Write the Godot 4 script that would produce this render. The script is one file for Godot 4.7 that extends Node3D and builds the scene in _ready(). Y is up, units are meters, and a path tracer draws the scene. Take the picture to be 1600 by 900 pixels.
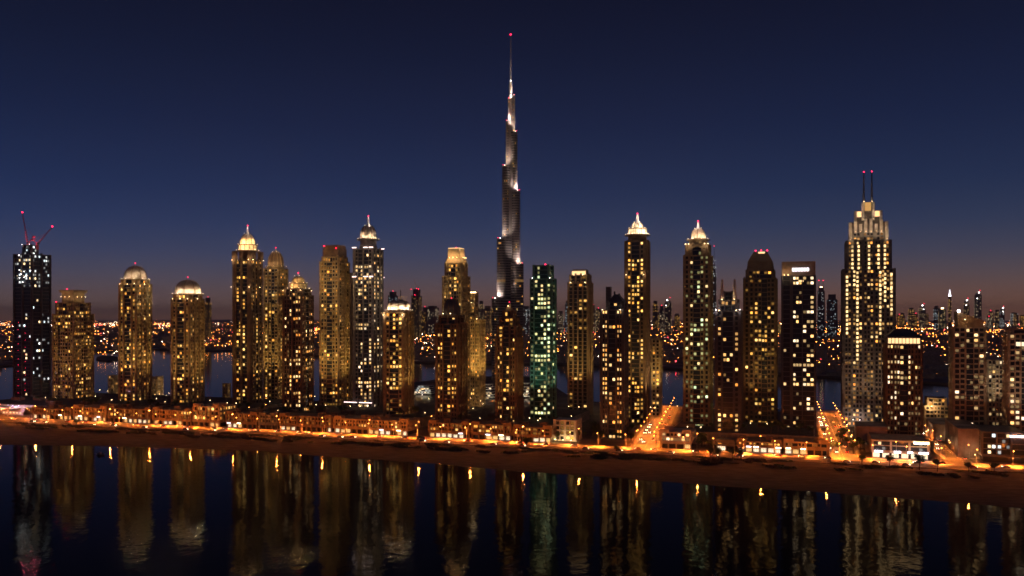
extends Node3D
# A waterfront high-rise district after sunset. World axes: +X runs along the shore (to the right), -Z runs inland.
# "t" is the distance inland from the camera's foot, "s" the distance along the shore.

const FOC := 1386.0      # focal length in photograph pixels (1600 wide)
const HOR := 494.0       # row of the horizon
const CAMH := 95.0
const YAW := 0.3257
const GROUND := 3.0

var rng := RandomNumberGenerator.new()
var M := {}
var win_mats := {}
var box_cache := {}
var omni_count := 0

# ------------------------------------------------------------------ places
func foot(px: float, t: float) -> Vector3:        # x = s, y = depth along the view, z = -t
	var k := (px - 800.0) / FOC
	var d := t / (cos(YAW) + sin(YAW) * k)
	return Vector3(d * (cos(YAW) * k - sin(YAW)), d, -t)

func on_ground(px: float, py: float, h := GROUND) -> Vector2:   # (s, t) of the ground seen there
	var d := (CAMH - h) * FOC / (py - HOR)
	var k := (px - 800.0) / FOC
	return Vector2(d * (cos(YAW) * k - sin(YAW)), d * (cos(YAW) + sin(YAW) * k))

func at_depth(px: float, d: float) -> Vector2:
	var k := (px - 800.0) / FOC
	return Vector2(d * (cos(YAW) * k - sin(YAW)), d * (cos(YAW) + sin(YAW) * k))

func height_at(py: float, d: float) -> float:
	return CAMH + (HOR - py) / FOC * d

func col_of(s: float, t: float) -> float:
	var d := t * cos(YAW) - s * sin(YAW)
	return 800.0 + FOC * (s * cos(YAW) + t * sin(YAW)) / d

func depth_of(s: float, t: float) -> float:
	return t * cos(YAW) - s * sin(YAW)

# ------------------------------------------------------------------ mesh building
class MB:
	var v := PackedVector3Array()
	var n := PackedVector3Array()
	var i := PackedInt32Array()
	func quad(a: Vector3, b: Vector3, c: Vector3, d: Vector3, nn: Vector3) -> void:
		var k := v.size()
		v.append(a); v.append(b); v.append(c); v.append(d)
		n.append(nn); n.append(nn); n.append(nn); n.append(nn)
		if (b - a).cross(c - a).dot(nn) > 0.0:
			i.append_array(PackedInt32Array([k, k + 2, k + 1, k, k + 3, k + 2]))
		else:
			i.append_array(PackedInt32Array([k, k + 1, k + 2, k, k + 2, k + 3]))
	func tri(a: Vector3, b: Vector3, c: Vector3, nn: Vector3) -> void:
		var k := v.size()
		v.append(a); v.append(b); v.append(c)
		n.append(nn); n.append(nn); n.append(nn)
		if (b - a).cross(c - a).dot(nn) > 0.0:
			i.append_array(PackedInt32Array([k, k + 2, k + 1]))
		else:
			i.append_array(PackedInt32Array([k, k + 1, k + 2]))
	# box in a frame: c on the ground plane, e sideways, o outwards
	func obox(c: Vector3, e: Vector3, o: Vector3, a0: float, a1: float, y0: float, y1: float, o0: float, o1: float, back := false) -> void:
		var p := []
		for q in [[a0, y0, o0], [a1, y0, o0], [a1, y1, o0], [a0, y1, o0], [a0, y0, o1], [a1, y0, o1], [a1, y1, o1], [a0, y1, o1]]:
			p.append(c + e * q[0] + Vector3(0, q[1], 0) + o * q[2])
		quad(p[4], p[5], p[6], p[7], o)
		quad(p[0], p[4], p[7], p[3], -e)
		quad(p[1], p[5], p[6], p[2], e)
		quad(p[3], p[2], p[6], p[7], Vector3.UP)
		quad(p[0], p[1], p[5], p[4], Vector3.DOWN)
		if back:
			quad(p[0], p[1], p[2], p[3], -o)
	func box(c: Vector3, size: Vector3) -> void:
		obox(c, Vector3.RIGHT, Vector3.BACK, -size.x / 2, size.x / 2, -size.y / 2, size.y / 2, -size.z / 2, size.z / 2, true)
	func lathe(c: Vector3, prof: Array, seg := 20) -> void:
		for k in prof.size() - 1:
			var p: Vector2 = prof[k]
			var q: Vector2 = prof[k + 1]
			var dn := Vector2(q.y - p.y, p.x - q.x).normalized()
			for j in seg:
				var a0 := TAU * j / seg
				var a1 := TAU * (j + 1) / seg
				var d0 := Vector3(cos(a0), 0, sin(a0))
				var d1 := Vector3(cos(a1), 0, sin(a1))
				var s0 := v.size()
				v.append(c + d0 * p.x + Vector3(0, p.y, 0)); n.append((d0 * dn.x + Vector3(0, dn.y, 0)).normalized())
				v.append(c + d1 * p.x + Vector3(0, p.y, 0)); n.append((d1 * dn.x + Vector3(0, dn.y, 0)).normalized())
				v.append(c + d1 * q.x + Vector3(0, q.y, 0)); n.append((d1 * dn.x + Vector3(0, dn.y, 0)).normalized())
				v.append(c + d0 * q.x + Vector3(0, q.y, 0)); n.append((d0 * dn.x + Vector3(0, dn.y, 0)).normalized())
				i.append_array(PackedInt32Array([s0, s0 + 1, s0 + 2, s0, s0 + 2, s0 + 3]))
	func tube(a: Vector3, b: Vector3, r0: float, r1: float, seg := 6) -> void:
		var d := (b - a).normalized()
		var x := d.cross(Vector3.UP if absf(d.y) < 0.9 else Vector3.RIGHT).normalized()
		var y := d.cross(x)
		for j in seg:
			var u0 := x * cos(TAU * j / seg) + y * sin(TAU * j / seg)
			var u1 := x * cos(TAU * (j + 1) / seg) + y * sin(TAU * (j + 1) / seg)
			quad(a + u0 * r0, a + u1 * r0, b + u1 * r1, b + u0 * r1, (u0 + u1).normalized())
	func prism(poly: PackedVector2Array, y0: float, y1: float, cap := true) -> void:    # poly in x, z
		var m := poly.size()
		var cen := Vector2.ZERO
		for p in poly: cen += p / m
		for j in m:
			var p := poly[j]
			var q := poly[(j + 1) % m]
			var nn := Vector3(q.y - p.y, 0, p.x - q.x).normalized()
			if nn.dot(Vector3(p.x - cen.x, 0, p.y - cen.y)) < 0: nn = -nn
			quad(Vector3(p.x, y0, p.y), Vector3(q.x, y0, q.y), Vector3(q.x, y1, q.y), Vector3(p.x, y1, p.y), nn)
		if cap:
			var ids := Geometry2D.triangulate_polygon(poly)
			for j in range(0, ids.size(), 3):
				var a := poly[ids[j]]
				var b := poly[ids[j + 1]]
				var c := poly[ids[j + 2]]
				tri(Vector3(a.x, y1, a.y), Vector3(b.x, y1, b.y), Vector3(c.x, y1, c.y), Vector3.UP)
	func taper(c: Vector3, x0: float, z0: float, y0: float, x1: float, z1: float, y1: float) -> void:   # hipped frustum
		var a := [c + Vector3(-x0, y0, -z0), c + Vector3(x0, y0, -z0), c + Vector3(x0, y0, z0), c + Vector3(-x0, y0, z0)]
		var b := [c + Vector3(-x1, y1, -z1), c + Vector3(x1, y1, -z1), c + Vector3(x1, y1, z1), c + Vector3(-x1, y1, z1)]
		for j in 4:
			var k := (j + 1) % 4
			var nn: Vector3 = (a[k] - a[j]).cross(b[j] - a[j]).normalized()
			if nn.dot((a[j] + a[k]) * 0.5 - c - Vector3(0, y0, 0)) < 0: nn = -nn
			quad(a[j], a[k], b[k], b[j], nn)
		quad(b[0], b[1], b[2], b[3], Vector3.UP)
	func mesh() -> ArrayMesh:
		var m := ArrayMesh.new()
		if v.is_empty(): return m
		var arr := []
		arr.resize(Mesh.ARRAY_MAX)
		arr[Mesh.ARRAY_VERTEX] = v; arr[Mesh.ARRAY_NORMAL] = n; arr[Mesh.ARRAY_INDEX] = i
		m.add_surface_from_arrays(Mesh.PRIMITIVE_TRIANGLES, arr)
		return m

func put(called: String, mb: MB, m: Material, parent: Node = self, kind := "") -> MeshInstance3D:
	var o := MeshInstance3D.new()
	o.name = called
	o.mesh = mb.mesh()
	o.material_override = m
	if kind: o.set_meta("kind", kind)
	parent.add_child(o, true)
	return o

func put_mesh(called: String, me: Mesh, m: Material, at: Vector3, parent: Node, kind := "") -> MeshInstance3D:
	var o := MeshInstance3D.new()
	o.name = called; o.mesh = me; o.material_override = m; o.position = at
	if kind: o.set_meta("kind", kind)
	parent.add_child(o, true)
	return o

func thing(called: String, label: String, category: String, at := Vector3.ZERO, group := "") -> Node3D:
	var o := Node3D.new()
	o.name = called
	o.position = at
	o.set_meta("label", label); o.set_meta("category", category)
	if group: o.set_meta("group", group)
	add_child(o, true)
	return o

func copy(o: Node3D, at: Vector3, turn := 0.0, sc := 1.0, label := "") -> Node3D:
	var c: Node3D = o.duplicate()
	c.position = at; c.rotation.y = turn; c.scale = Vector3.ONE * sc
	if label: c.set_meta("label", label)
	add_child(c, true)
	return c

# ------------------------------------------------------------------ materials
func mat(called: String, c: Color, rough := 0.9, metal := 0.0) -> StandardMaterial3D:
	var m := StandardMaterial3D.new()
	m.resource_name = called
	m.albedo_color = c.linear_to_srgb()
	m.roughness = rough; m.metallic = metal
	return m

func glow(called: String, lin: Color, e: float) -> StandardMaterial3D:
	var m := StandardMaterial3D.new()
	m.resource_name = called
	m.albedo_color = Color(0.05, 0.05, 0.05)
	m.emission_enabled = true
	m.emission = lin.linear_to_srgb()
	m.emission_energy_multiplier = e
	return m

func noise_tex(freq: float, lo: Color, hi: Color, sd: int, size := 256, oct := 4) -> NoiseTexture2D:
	var f := FastNoiseLite.new()
	f.seed = sd; f.frequency = freq; f.fractal_octaves = oct
	var t := NoiseTexture2D.new()
	t.width = size; t.height = size; t.seamless = true; t.noise = f
	var g := Gradient.new()
	g.set_color(0, lo); g.set_color(1, hi)
	t.color_ramp = g
	return t

func weathered(called: String, c: Color, rough: float, tex: Texture2D, scale: float, metal := 0.0) -> StandardMaterial3D:
	var m := mat(called, c, rough, metal)
	m.albedo_texture = tex
	m.uv1_triplanar = true; m.uv1_world_triplanar = true
	m.uv1_scale = Vector3.ONE * scale
	return m

func materials() -> void:
	var wall_n := noise_tex(0.02, Color(0.72, 0.70, 0.68), Color(1, 1, 1), 3)
	var soft_n := noise_tex(0.012, Color(0.55, 0.53, 0.5), Color(1, 1, 1), 9)
	M.ochre = weathered("ochre_render", Color(0.42, 0.31, 0.17), 0.85, wall_n, 0.03)
	M.beige = weathered("beige_render", Color(0.45, 0.36, 0.25), 0.85, wall_n, 0.03)
	M.brown = weathered("brown_stone", Color(0.19, 0.13, 0.085), 0.8, wall_n, 0.03)
	M.grey = weathered("grey_stone", Color(0.34, 0.32, 0.33), 0.8, wall_n, 0.03)
	M.slate = weathered("slate_stone", Color(0.2, 0.18, 0.17), 0.8, wall_n, 0.03)
	M.pale = weathered("pale_panels", Color(0.6, 0.56, 0.5), 0.7, wall_n, 0.03)
	M.dark = weathered("dark_metal_panels", Color(0.09, 0.09, 0.1), 0.5, wall_n, 0.03)
	M.green = weathered("green_panels", Color(0.14, 0.33, 0.25), 0.5, wall_n, 0.03)
	M.pink = weathered("pinkish_render", Color(0.5, 0.38, 0.3), 0.85, soft_n, 0.02)
	M.roof = weathered("roof_gravel", Color(0.11, 0.09, 0.07), 0.95, soft_n, 0.05)
	M.glass = mat("dark_glass", Color(0.02, 0.025, 0.03), 0.18)
	M.green_glass = mat("green_glass", Color(0.015, 0.07, 0.05), 0.2)
	M.blue_glass = mat("blue_glass", Color(0.02, 0.03, 0.045), 0.15)
	M.steel = mat("steel_skin", Color(0.17, 0.155, 0.15), 0.45, 0.3)
	M.cream = weathered("cream_dome", Color(0.66, 0.56, 0.43), 0.6, wall_n, 0.06)
	M.red_paint = mat("red_crane_paint", Color(0.32, 0.03, 0.05), 0.6)
	M.concrete = weathered("concrete", Color(0.34, 0.33, 0.32), 0.9, wall_n, 0.05)
	M.asphalt = weathered("asphalt", Color(0.12, 0.112, 0.105), 0.85, noise_tex(0.03, Color(0.6, 0.6, 0.6), Color(1, 1, 1), 21), 0.02)
	M.paving = weathered("paving", Color(0.27, 0.23, 0.18), 0.9, wall_n, 0.04)
	M.earth = weathered("earth", Color(0.17, 0.13, 0.09), 1.0, soft_n, 0.008)
	M.desert = weathered("desert_ground", Color(0.36, 0.28, 0.2), 1.0, soft_n, 0.004)
	M.paint = mat("road_paint", Color(0.7, 0.68, 0.6), 0.7)
	M.pole = mat("galvanised_pole", Color(0.3, 0.3, 0.3), 0.5, 0.6)
	M.trunk = mat("bark", Color(0.09, 0.06, 0.04), 0.95)
	M.leaf = mat("leaves", Color(0.05, 0.075, 0.025), 0.8)
	M.leaf.backlight_enabled = true
	M.leaf.backlight = Color(0.12, 0.16, 0.06)
	M.scrub = mat("dry_scrub", Color(0.075, 0.065, 0.03), 0.9)
	M.tyre = mat("tyre_rubber", Color(0.02, 0.02, 0.02), 0.9)
	M.beacon = glow("red_beacon_glow", Color(1.0, 0.015, 0.07), 6.0)
	M.lamp_orange = glow("sodium_lamp_glow", Color(1.0, 0.30, 0.05), 26.0)
	M.lamp_warm = glow("warm_lamp_glow", Color(1.0, 0.66, 0.32), 14.0)
	M.lamp_dim = glow("dim_lamp_glow", Color(1.0, 0.72, 0.42), 3.0)
	M.lamp_white = glow("white_lamp_glow", Color(1.0, 0.90, 0.85), 14.0)
	M.lamp_bar = glow("lamp_bar_glow", Color(1.0, 0.72, 0.66), 3.0)
	M.sign_white = glow("white_sign_glow", Color(0.9, 0.86, 1.0), 4.0)
	M.shop_white = glow("white_shop_glow", Color(1.0, 0.78, 0.5), 1.5)
	M.shop_warm = glow("warm_shop_glow", Color(1.0, 0.55, 0.18), 1.3)
	M.head = glow("headlamp_glow", Color(1.0, 0.9, 0.75), 25.0)
	M.tail = glow("tail_lamp_glow", Color(1.0, 0.04, 0.02), 4.0)
	M.crown_panel = glow("lit_crown_glow", Color(1.0, 0.62, 0.28), 1.6)
	# windows: three tints for each kind of building, three strengths
	var tints := {
		"warm": [Color(1.0, 0.50, 0.10), Color(1.0, 0.58, 0.17), Color(1.0, 0.40, 0.06)],
		"pale": [Color(1.0, 0.64, 0.27), Color(1.0, 0.54, 0.17), Color(1.0, 0.74, 0.45)],
		"green": [Color(0.85, 0.80, 0.32), Color(0.65, 0.80, 0.42), Color(1.0, 0.70, 0.30)],
		"white": [Color(0.9, 0.93, 0.9), Color(1.0, 0.70, 0.35), Color(0.75, 0.9, 0.95)],
		"amber": [Color(1.0, 0.52, 0.16), Color(1.0, 0.64, 0.26), Color(1.0, 0.36, 0.06)],
	}
	for k in tints:
		win_mats[k] = []
		for c in tints[k]:
			for e in [0.22, 0.65, 1.4, 2.5]:
				win_mats[k].append(glow("lit_window_glow", c, e))

# ------------------------------------------------------------------ lights
func omni(at: Vector3, c: Color, e: float, parent: Node = self, size := 0.3) -> void:
	var l := OmniLight3D.new()
	l.name = "lamp_light"
	l.position = at; l.light_color = c.linear_to_srgb(); l.light_energy = e
	l.omni_range = 300.0; l.omni_attenuation = 2.0; l.shadow_enabled = true; l.light_size = size
	parent.add_child(l, true)

func spot(at: Vector3, to: Vector3, c: Color, e: float, angle: float, parent: Node = self) -> void:
	var l := SpotLight3D.new()
	l.name = "flood_light"
	l.light_color = c.linear_to_srgb(); l.light_energy = e
	l.spot_range = 500.0; l.spot_attenuation = 2.0; l.spot_angle = angle; l.spot_angle_attenuation = 0.9
	l.shadow_enabled = true; l.light_size = 0.3
	parent.add_child(l, true)
	var z := (at - to).normalized()
	var x := (Vector3.UP if absf(z.y) < 0.95 else Vector3.BACK).cross(z).normalized()
	l.transform = Transform3D(Basis(x, z.cross(x), z), at)

func ball(r: float) -> SphereMesh:
	var key := "ball%f" % r
	if not box_cache.has(key):
		var m := SphereMesh.new()
		m.radius = r; m.height = 2 * r; m.radial_segments = 10; m.rings = 6
		box_cache[key] = m
	return box_cache[key]

func box_of(size: Vector3) -> BoxMesh:
	var key := "box%.2f_%.2f_%.2f" % [size.x, size.y, size.z]
	if not box_cache.has(key):
		var m := BoxMesh.new()
		m.size = size
		box_cache[key] = m
	return box_cache[key]

# ------------------------------------------------------------------ towers
class Tower:
	var root: Node3D
	var d := 0.0
	var s := 0.0
	var t := 0.0
	var wall := MB.new()
	var glass := MB.new()
	var band := MB.new()
	var balcony := MB.new()
	var dim := [MB.new(), MB.new(), MB.new()]
	var lit := 0
	var wall_m: Material
	var glass_m: Material
	var band_m: Material
	var tint := "warm"
	var p := 0.14
	var dimp := 0.22
	var cap := 90
	var fh := 3.6
	var run := 0.0

func start(called: String, label: String, px: float, t: float, o := {}) -> Tower:
	var T := Tower.new()
	var f := foot(px, t)
	T.d = f.y; T.s = f.x; T.t = t
	T.root = thing(called, label, o.get("cat", "skyscraper"), Vector3(f.x, 0, f.z), o.get("group", ""))
	T.wall_m = o.get("wall", M.ochre); T.glass_m = o.get("glass", M.glass); T.band_m = o.get("band", T.wall_m)
	T.tint = o.get("tint", "warm"); T.p = o.get("p", 0.14); T.dimp = o.get("dim", 0.22); T.cap = o.get("cap", 90); T.fh = o.get("fh", 3.6)
	T.run = o.get("run", 0.0)
	return T

func half_of(T: Tower, wpx: float, q := 1.0) -> float:      # half width along the shore of a plan that looks wpx wide
	var lo := 1e9
	var hi := -1e9
	for a in [-1.0, 1.0]:
		for b in [-1.0, 1.0]:
			var c := col_of(T.s + a, T.t + b * q)
			lo = minf(lo, c); hi = maxf(hi, c)
	return wpx / (hi - lo)

func bays_of(text: String) -> Array:
	var r := []
	for w in text.split(" "):
		r.append([w[0], float(w.substr(1))])
	return r

# one storey-height after another between rows y0 (bottom, metres) and y1
func tier(T: Tower, hw: float, hd: float, y0: float, y1: float, front: String, side: String, c := Vector3.ZERO, parapet := 1.0) -> void:
	var rec := 0.8
	T.glass.obox(c, Vector3.RIGHT, Vector3.BACK, -hw + rec, hw - rec, y0, y1, -hd + rec, hd - rec, true)
	var floors := maxi(1, int(round((y1 - y0) / T.fh)))
	var h := (y1 - y0) / floors
	face(T, c + Vector3(0, 0, hd), Vector3.RIGHT, Vector3.BACK, hw * 2, y0, h, floors, bays_of(front), true, parapet)
	var seen_right := T.s < 0
	face(T, c + Vector3(hw, 0, 0), Vector3.FORWARD, Vector3.RIGHT, hd * 2, y0, h, floors, bays_of(side), seen_right or T.s < 60, parapet)
	face(T, c + Vector3(-hw, 0, 0), Vector3.BACK, Vector3.LEFT, hd * 2, y0, h, floors, bays_of(side), T.s > -40, parapet)
	face(T, c + Vector3(0, 0, -hd), Vector3.LEFT, Vector3.FORWARD, hw * 2, y0, h, floors, bays_of("s1 g8 s1"), false, parapet)
	T.wall.obox(c, Vector3.RIGHT, Vector3.BACK, -hw + 0.3, hw - 0.3, y1 + 0.02, y1 + 0.42, -hd + 0.3, hd - 0.3, true)

func face(T: Tower, c: Vector3, e: Vector3, n: Vector3, width: float, y0: float, h: float, floors: int, bays: Array, visible: bool, parapet: float) -> void:
	var total := 0.0
	for b in bays: total += b[1]
	var a := -width / 2
	var y1 := y0 + h * floors
	var fl := []
	for j in floors: fl.append(pow(rng.randf(), 1.5) * 2.2)
	for b in bays:
		var bw: float = width * b[1] / total
		var cells := 0
		var z := -0.74
		var sill := h * 0.36
		match b[0]:
			"s":
				T.wall.obox(c, e, n, a, a + bw, y0 - 0.02, y1 + parapet, -0.85, 0.55)
			"r":
				T.wall.obox(c, e, n, a, a + bw, y0 - 0.02, y1 + parapet + 1.0, -0.85, 0.95)
			"w":
				T.wall.obox(c, e, n, a, a + bw, y0 - 0.02, y1 + parapet * 0.8, -0.85, 0.05)
			"g":
				cells = maxi(1, int(round(bw / 2.5)))
				for j in floors:
					T.band.obox(c, e, n, a, a + bw, y0 + j * h, y0 + j * h + 0.55, -0.82, -0.66)
				T.wall.obox(c, e, n, a, a + bw, y1 - 0.3, y1 + parapet * 0.7, -0.85, -0.2)
				sill = h * 0.24
			"p":
				cells = maxi(1, int(round(bw / 2.5)))
				for j in floors:
					T.wall.obox(c, e, n, a, a + bw, y0 + j * h, y0 + j * h + h * 0.36, -0.82, -0.08)
				T.wall.obox(c, e, n, a, a + bw, y1 - 0.3, y1 + parapet * 0.7, -0.85, -0.04)
				for k in cells + 1:
					var x := a + bw * k / cells
					T.wall.obox(c, e, n, maxf(a, x - 0.42), minf(a + bw, x + 0.42), y0, y1, -0.82, 0.0)
			"b":
				cells = maxi(1, int(round(bw / 3.0)))
				for j in floors:
					T.balcony.obox(c, e, n, a + 0.1, a + bw - 0.1, y0 + j * h - 0.1, y0 + j * h + 0.15, -0.82, 1.0)
					T.balcony.obox(c, e, n, a + 0.1, a + bw - 0.1, y0 + j * h + 0.15, y0 + j * h + 1.05, 0.85, 0.98, true)
				for k in cells + 1:
					var x := a + bw * k / cells
					T.wall.obox(c, e, n, maxf(a, x - 0.35), minf(a + bw, x + 0.35), y0, y1, -0.82, 0.4)
				T.wall.obox(c, e, n, a, a + bw, y1 - 0.3, y1 + parapet * 0.7, -0.85, -0.04)
		if visible:
			for k in cells:
				var cp := 0.25 + 1.5 * pow(rng.randf(), 2.0)
				var was := false
				for j in floors:
					var pr: float = T.p * 1.75 * cp * fl[j]
					if was: pr += T.run
					was = false
					var cw := bw / cells
					var ww := cw * (0.72 if b[0] == "g" else 0.66)
					var wh := h * (0.54 if b[0] == "g" else 0.52)
					var mid := a + cw * (k + 0.5)
					var yc := y0 + j * h + sill + wh * 0.5
					if rng.randf() < pr:
						was = true
						var lev := 1
						var u := rng.randf()
						if u > 0.36: lev = 2
						if u > 0.8: lev = 3
						if T.lit < T.cap * 1.9 and lev >= 2:
							T.lit += 1
							var m: Material = win_mats[T.tint][(rng.randi() % 3) * 4 + lev]
							var sz := Vector3(ww, wh, 0.08) if absf(n.z) > 0.5 else Vector3(0.08, wh, ww)
							sz = Vector3(snappedf(sz.x, 0.25) if sz.x > 0.1 else sz.x, snappedf(sz.y, 0.1), snappedf(sz.z, 0.25) if sz.z > 0.1 else sz.z)
							put_mesh("window", box_of(sz), m, c + e * mid + n * z + Vector3(0, yc, 0), T.root)
						else:
							T.dim[lev if lev < 3 else 2].obox(c, e, n, mid - ww / 2, mid + ww / 2, yc - wh / 2, yc + wh / 2, z - 0.04, z)
					elif rng.randf() < T.dimp * (0.35 if b[0] == "g" else 1.0):
						T.dim[0].obox(c, e, n, mid - ww / 2, mid + ww / 2, yc - wh / 2, yc + wh / 2, z - 0.04, z)
		a += bw

func finish(T: Tower) -> void:
	put("wall", T.wall, T.wall_m, T.root)
	put("glazing", T.glass, T.glass_m, T.root)
	if T.band.v.size(): put("floor_band", T.band, T.band_m, T.root, "stuff")
	if T.balcony.v.size(): put("balcony", T.balcony, T.wall_m, T.root, "stuff")
	for k in 3:
		if T.dim[k].v.size(): put("dim_window", T.dim[k], win_mats[T.tint][k], T.root, "stuff")

func beacon(T: Tower, at: Vector3, r := 0.8) -> void:
	put_mesh("beacon_lamp", ball(r * 0.72), M.beacon, at, T.root)

func bulb(T: Tower, at: Vector3, c: Color, e: float, m: Material = null, size := 0.24) -> void:
	put_mesh("flood_lamp", ball(0.24), m if m else M.lamp_warm, at, T.root)
	omni(at, c, e, T.root, size)

const WARM := Color(1.0, 0.62, 0.28)
const GOLD := Color(1.0, 0.60, 0.17)
const PALE := Color(1.0, 0.78, 0.55)
const SODIUM := Color(1.0, 0.215, 0.024)

func profile(r: float, y0: float, y1: float, pw := 1.0, r_top := 0.0, steps := 10) -> Array:
	var a := []
	for k in steps + 1:
		var th := PI / 2 * k / steps
		a.append(Vector2(r_top + (r - r_top) * pow(maxf(cos(th), 0.0), pw), y0 + (y1 - y0) * sin(th)))
	return a

func dome(T: Tower, r: float, y0: float, y1: float, e: float, ribs := 8, pw := 1.0, m: Material = null, lamps := 7, c := PALE, rtop := 0.0, at := Vector3.ZERO) -> void:
	var mb := MB.new()
	var prof := profile(r, y0, y1, pw, rtop)
	mb.lathe(at, prof, 24)
	var o := put("dome", mb, m if m else M.cream, T.root)
	for k in ribs:
		var rb := MB.new()
		var ang := TAU * (k + 0.5) / ribs
		var dirv := Vector3(cos(ang), 0, sin(ang))
		for j in prof.size() - 1:
			rb.tube(at + dirv * (prof[j].x + 0.1) + Vector3(0, prof[j].y, 0), at + dirv * (prof[j + 1].x + 0.1) + Vector3(0, prof[j + 1].y, 0), 0.32, 0.32, 5)
		put("rib", rb, T.wall_m, o)
	var rim := MB.new()
	rim.lathe(at, [Vector2(r + 0.1, y0 - 1.4), Vector2(r + 3.2, y0 - 1.4), Vector2(r + 3.2, y0 - 0.6), Vector2(r + 2.9, y0 - 0.6), Vector2(r + 2.9, y0 - 0.9), Vector2(r + 0.05, y0 - 0.9)], 24)
	put("cornice", rim, T.wall_m, T.root)
	if e > 0:
		for k in lamps:
			var ang := TAU * (k + 0.5) / lamps
			bulb(T, at + Vector3(cos(ang) * (r + 2.3), y0 - 0.1, sin(ang) * (r + 2.3)), c, e * 8.0, M.lamp_dim)

func spire(T: Tower, r: float, y0: float, y1: float, e := 0.0, at := Vector3.ZERO, red := true, m: Material = null) -> void:
	var mb := MB.new()
	mb.lathe(at, [Vector2(r * 1.3, y0), Vector2(r * 1.1, lerpf(y0, y1, 0.25)), Vector2(r * 0.8, lerpf(y0, y1, 0.6)), Vector2(r * 0.5, y1)], 8)
	put("spire", mb, m if m else M.pale, T.root)
	if e > 0:
		for sx in [-1.0, 1.0]:
			bulb(T, at + Vector3(sx * 2.4, y0 + 0.6, 2.2), Color(1, 0.82, 0.75), e * 2.0, M.lamp_dim)
			spot(at + Vector3(sx * 2.4, y0 + 0.4, 2.4), at + Vector3(0, y1 + 2.0, 0), Color(1, 0.82, 0.75), e * 40.0, 18.0, T.root)
	if red: beacon(T, at + Vector3(0, y1 + 0.6, 0), 0.75)

func uplights(T: Tower, hw: float, hd: float, e: float, c: Color, top: float, y := 13.0) -> void:
	e *= 2.2 if T.wall_m == M.brown else 1.35
	for a in [-0.5, 0.5]:
		var at := Vector3(hw * a, y, hd + 15.0)
		put_mesh("flood_lamp", ball(0.24), M.lamp_warm, at, T.root)
		spot(at, Vector3(hw * a * 0.8, top * 0.7, hd), c, e * 0.45, 24.0, T.root)
	var sd := 1.0 if T.s < 0 else -1.0
	var at2 := Vector3(sd * (hw + 15.0), y, 0)
	put_mesh("flood_lamp", ball(0.24), M.lamp_warm, at2, T.root)
	spot(at2, Vector3(sd * hw, top * 0.7, 0), c, e * 0.8, 24.0, T.root)


func _ready() -> void:
	rng.seed = 20240611
	camera_and_light()
	materials()
	setting()
	all_towers()
	low_blocks()
	far_city()
	street_furniture()
	planting()

func camera_and_light() -> void:
	var cam := Camera3D.new()
	cam.name = "Camera3D"
	cam.projection = Camera3D.PROJECTION_FRUSTUM
	cam.near = 1.0
	cam.far = 60000.0
	cam.size = 900.0 / FOC
	cam.frustum_offset = Vector2(0, (HOR - 450.0) / FOC)
	cam.position = Vector3(0, CAMH, 0)
	cam.rotation.y = YAW
	cam.current = true
	var lens := CameraAttributesPhysical.new()      # a long exposure from a drone: very slightly soft
	lens.frustum_near = 1.0
	lens.frustum_far = 60000.0
	lens.frustum_focal_length = 85.0
	lens.frustum_focus_distance = 100.0
	lens.exposure_aperture = 0.95
	cam.attributes = lens
	cam.near = 1.0
	cam.far = 60000.0
	add_child(cam)
	var env := Environment.new()
	env.background_mode = Environment.BG_SKY
	env.tonemap_mode = Environment.TONE_MAPPER_LINEAR
	env.tonemap_exposure = 1.0
	env.sdfgi_enabled = true; env.ssao_enabled = true; env.ssil_enabled = true
	env.fog_enabled = true
	env.fog_density = 0.00004
	env.fog_light_color = Color(0.80, 0.72, 0.76)
	env.fog_light_energy = 1.0
	var sky := Sky.new()
	var pm := PanoramaSkyMaterial.new()
	pm.panorama = dusk_sky()
	sky.sky_material = pm
	env.sky = sky
	var we := WorldEnvironment.new()
	we.name = "WorldEnvironment"
	we.environment = env
	add_child(we)
	var sun := DirectionalLight3D.new()      # the last afterglow, very weak and wide
	sun.name = "afterglow"
	sun.light_energy = 0.012
	sun.light_color = Color(0.75, 0.72, 1.0)
	sun.light_angular_distance = 40.0
	sun.shadow_enabled = true
	sun.rotation_degrees = Vector3(-35, 60, 0)
	add_child(sun)

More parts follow.
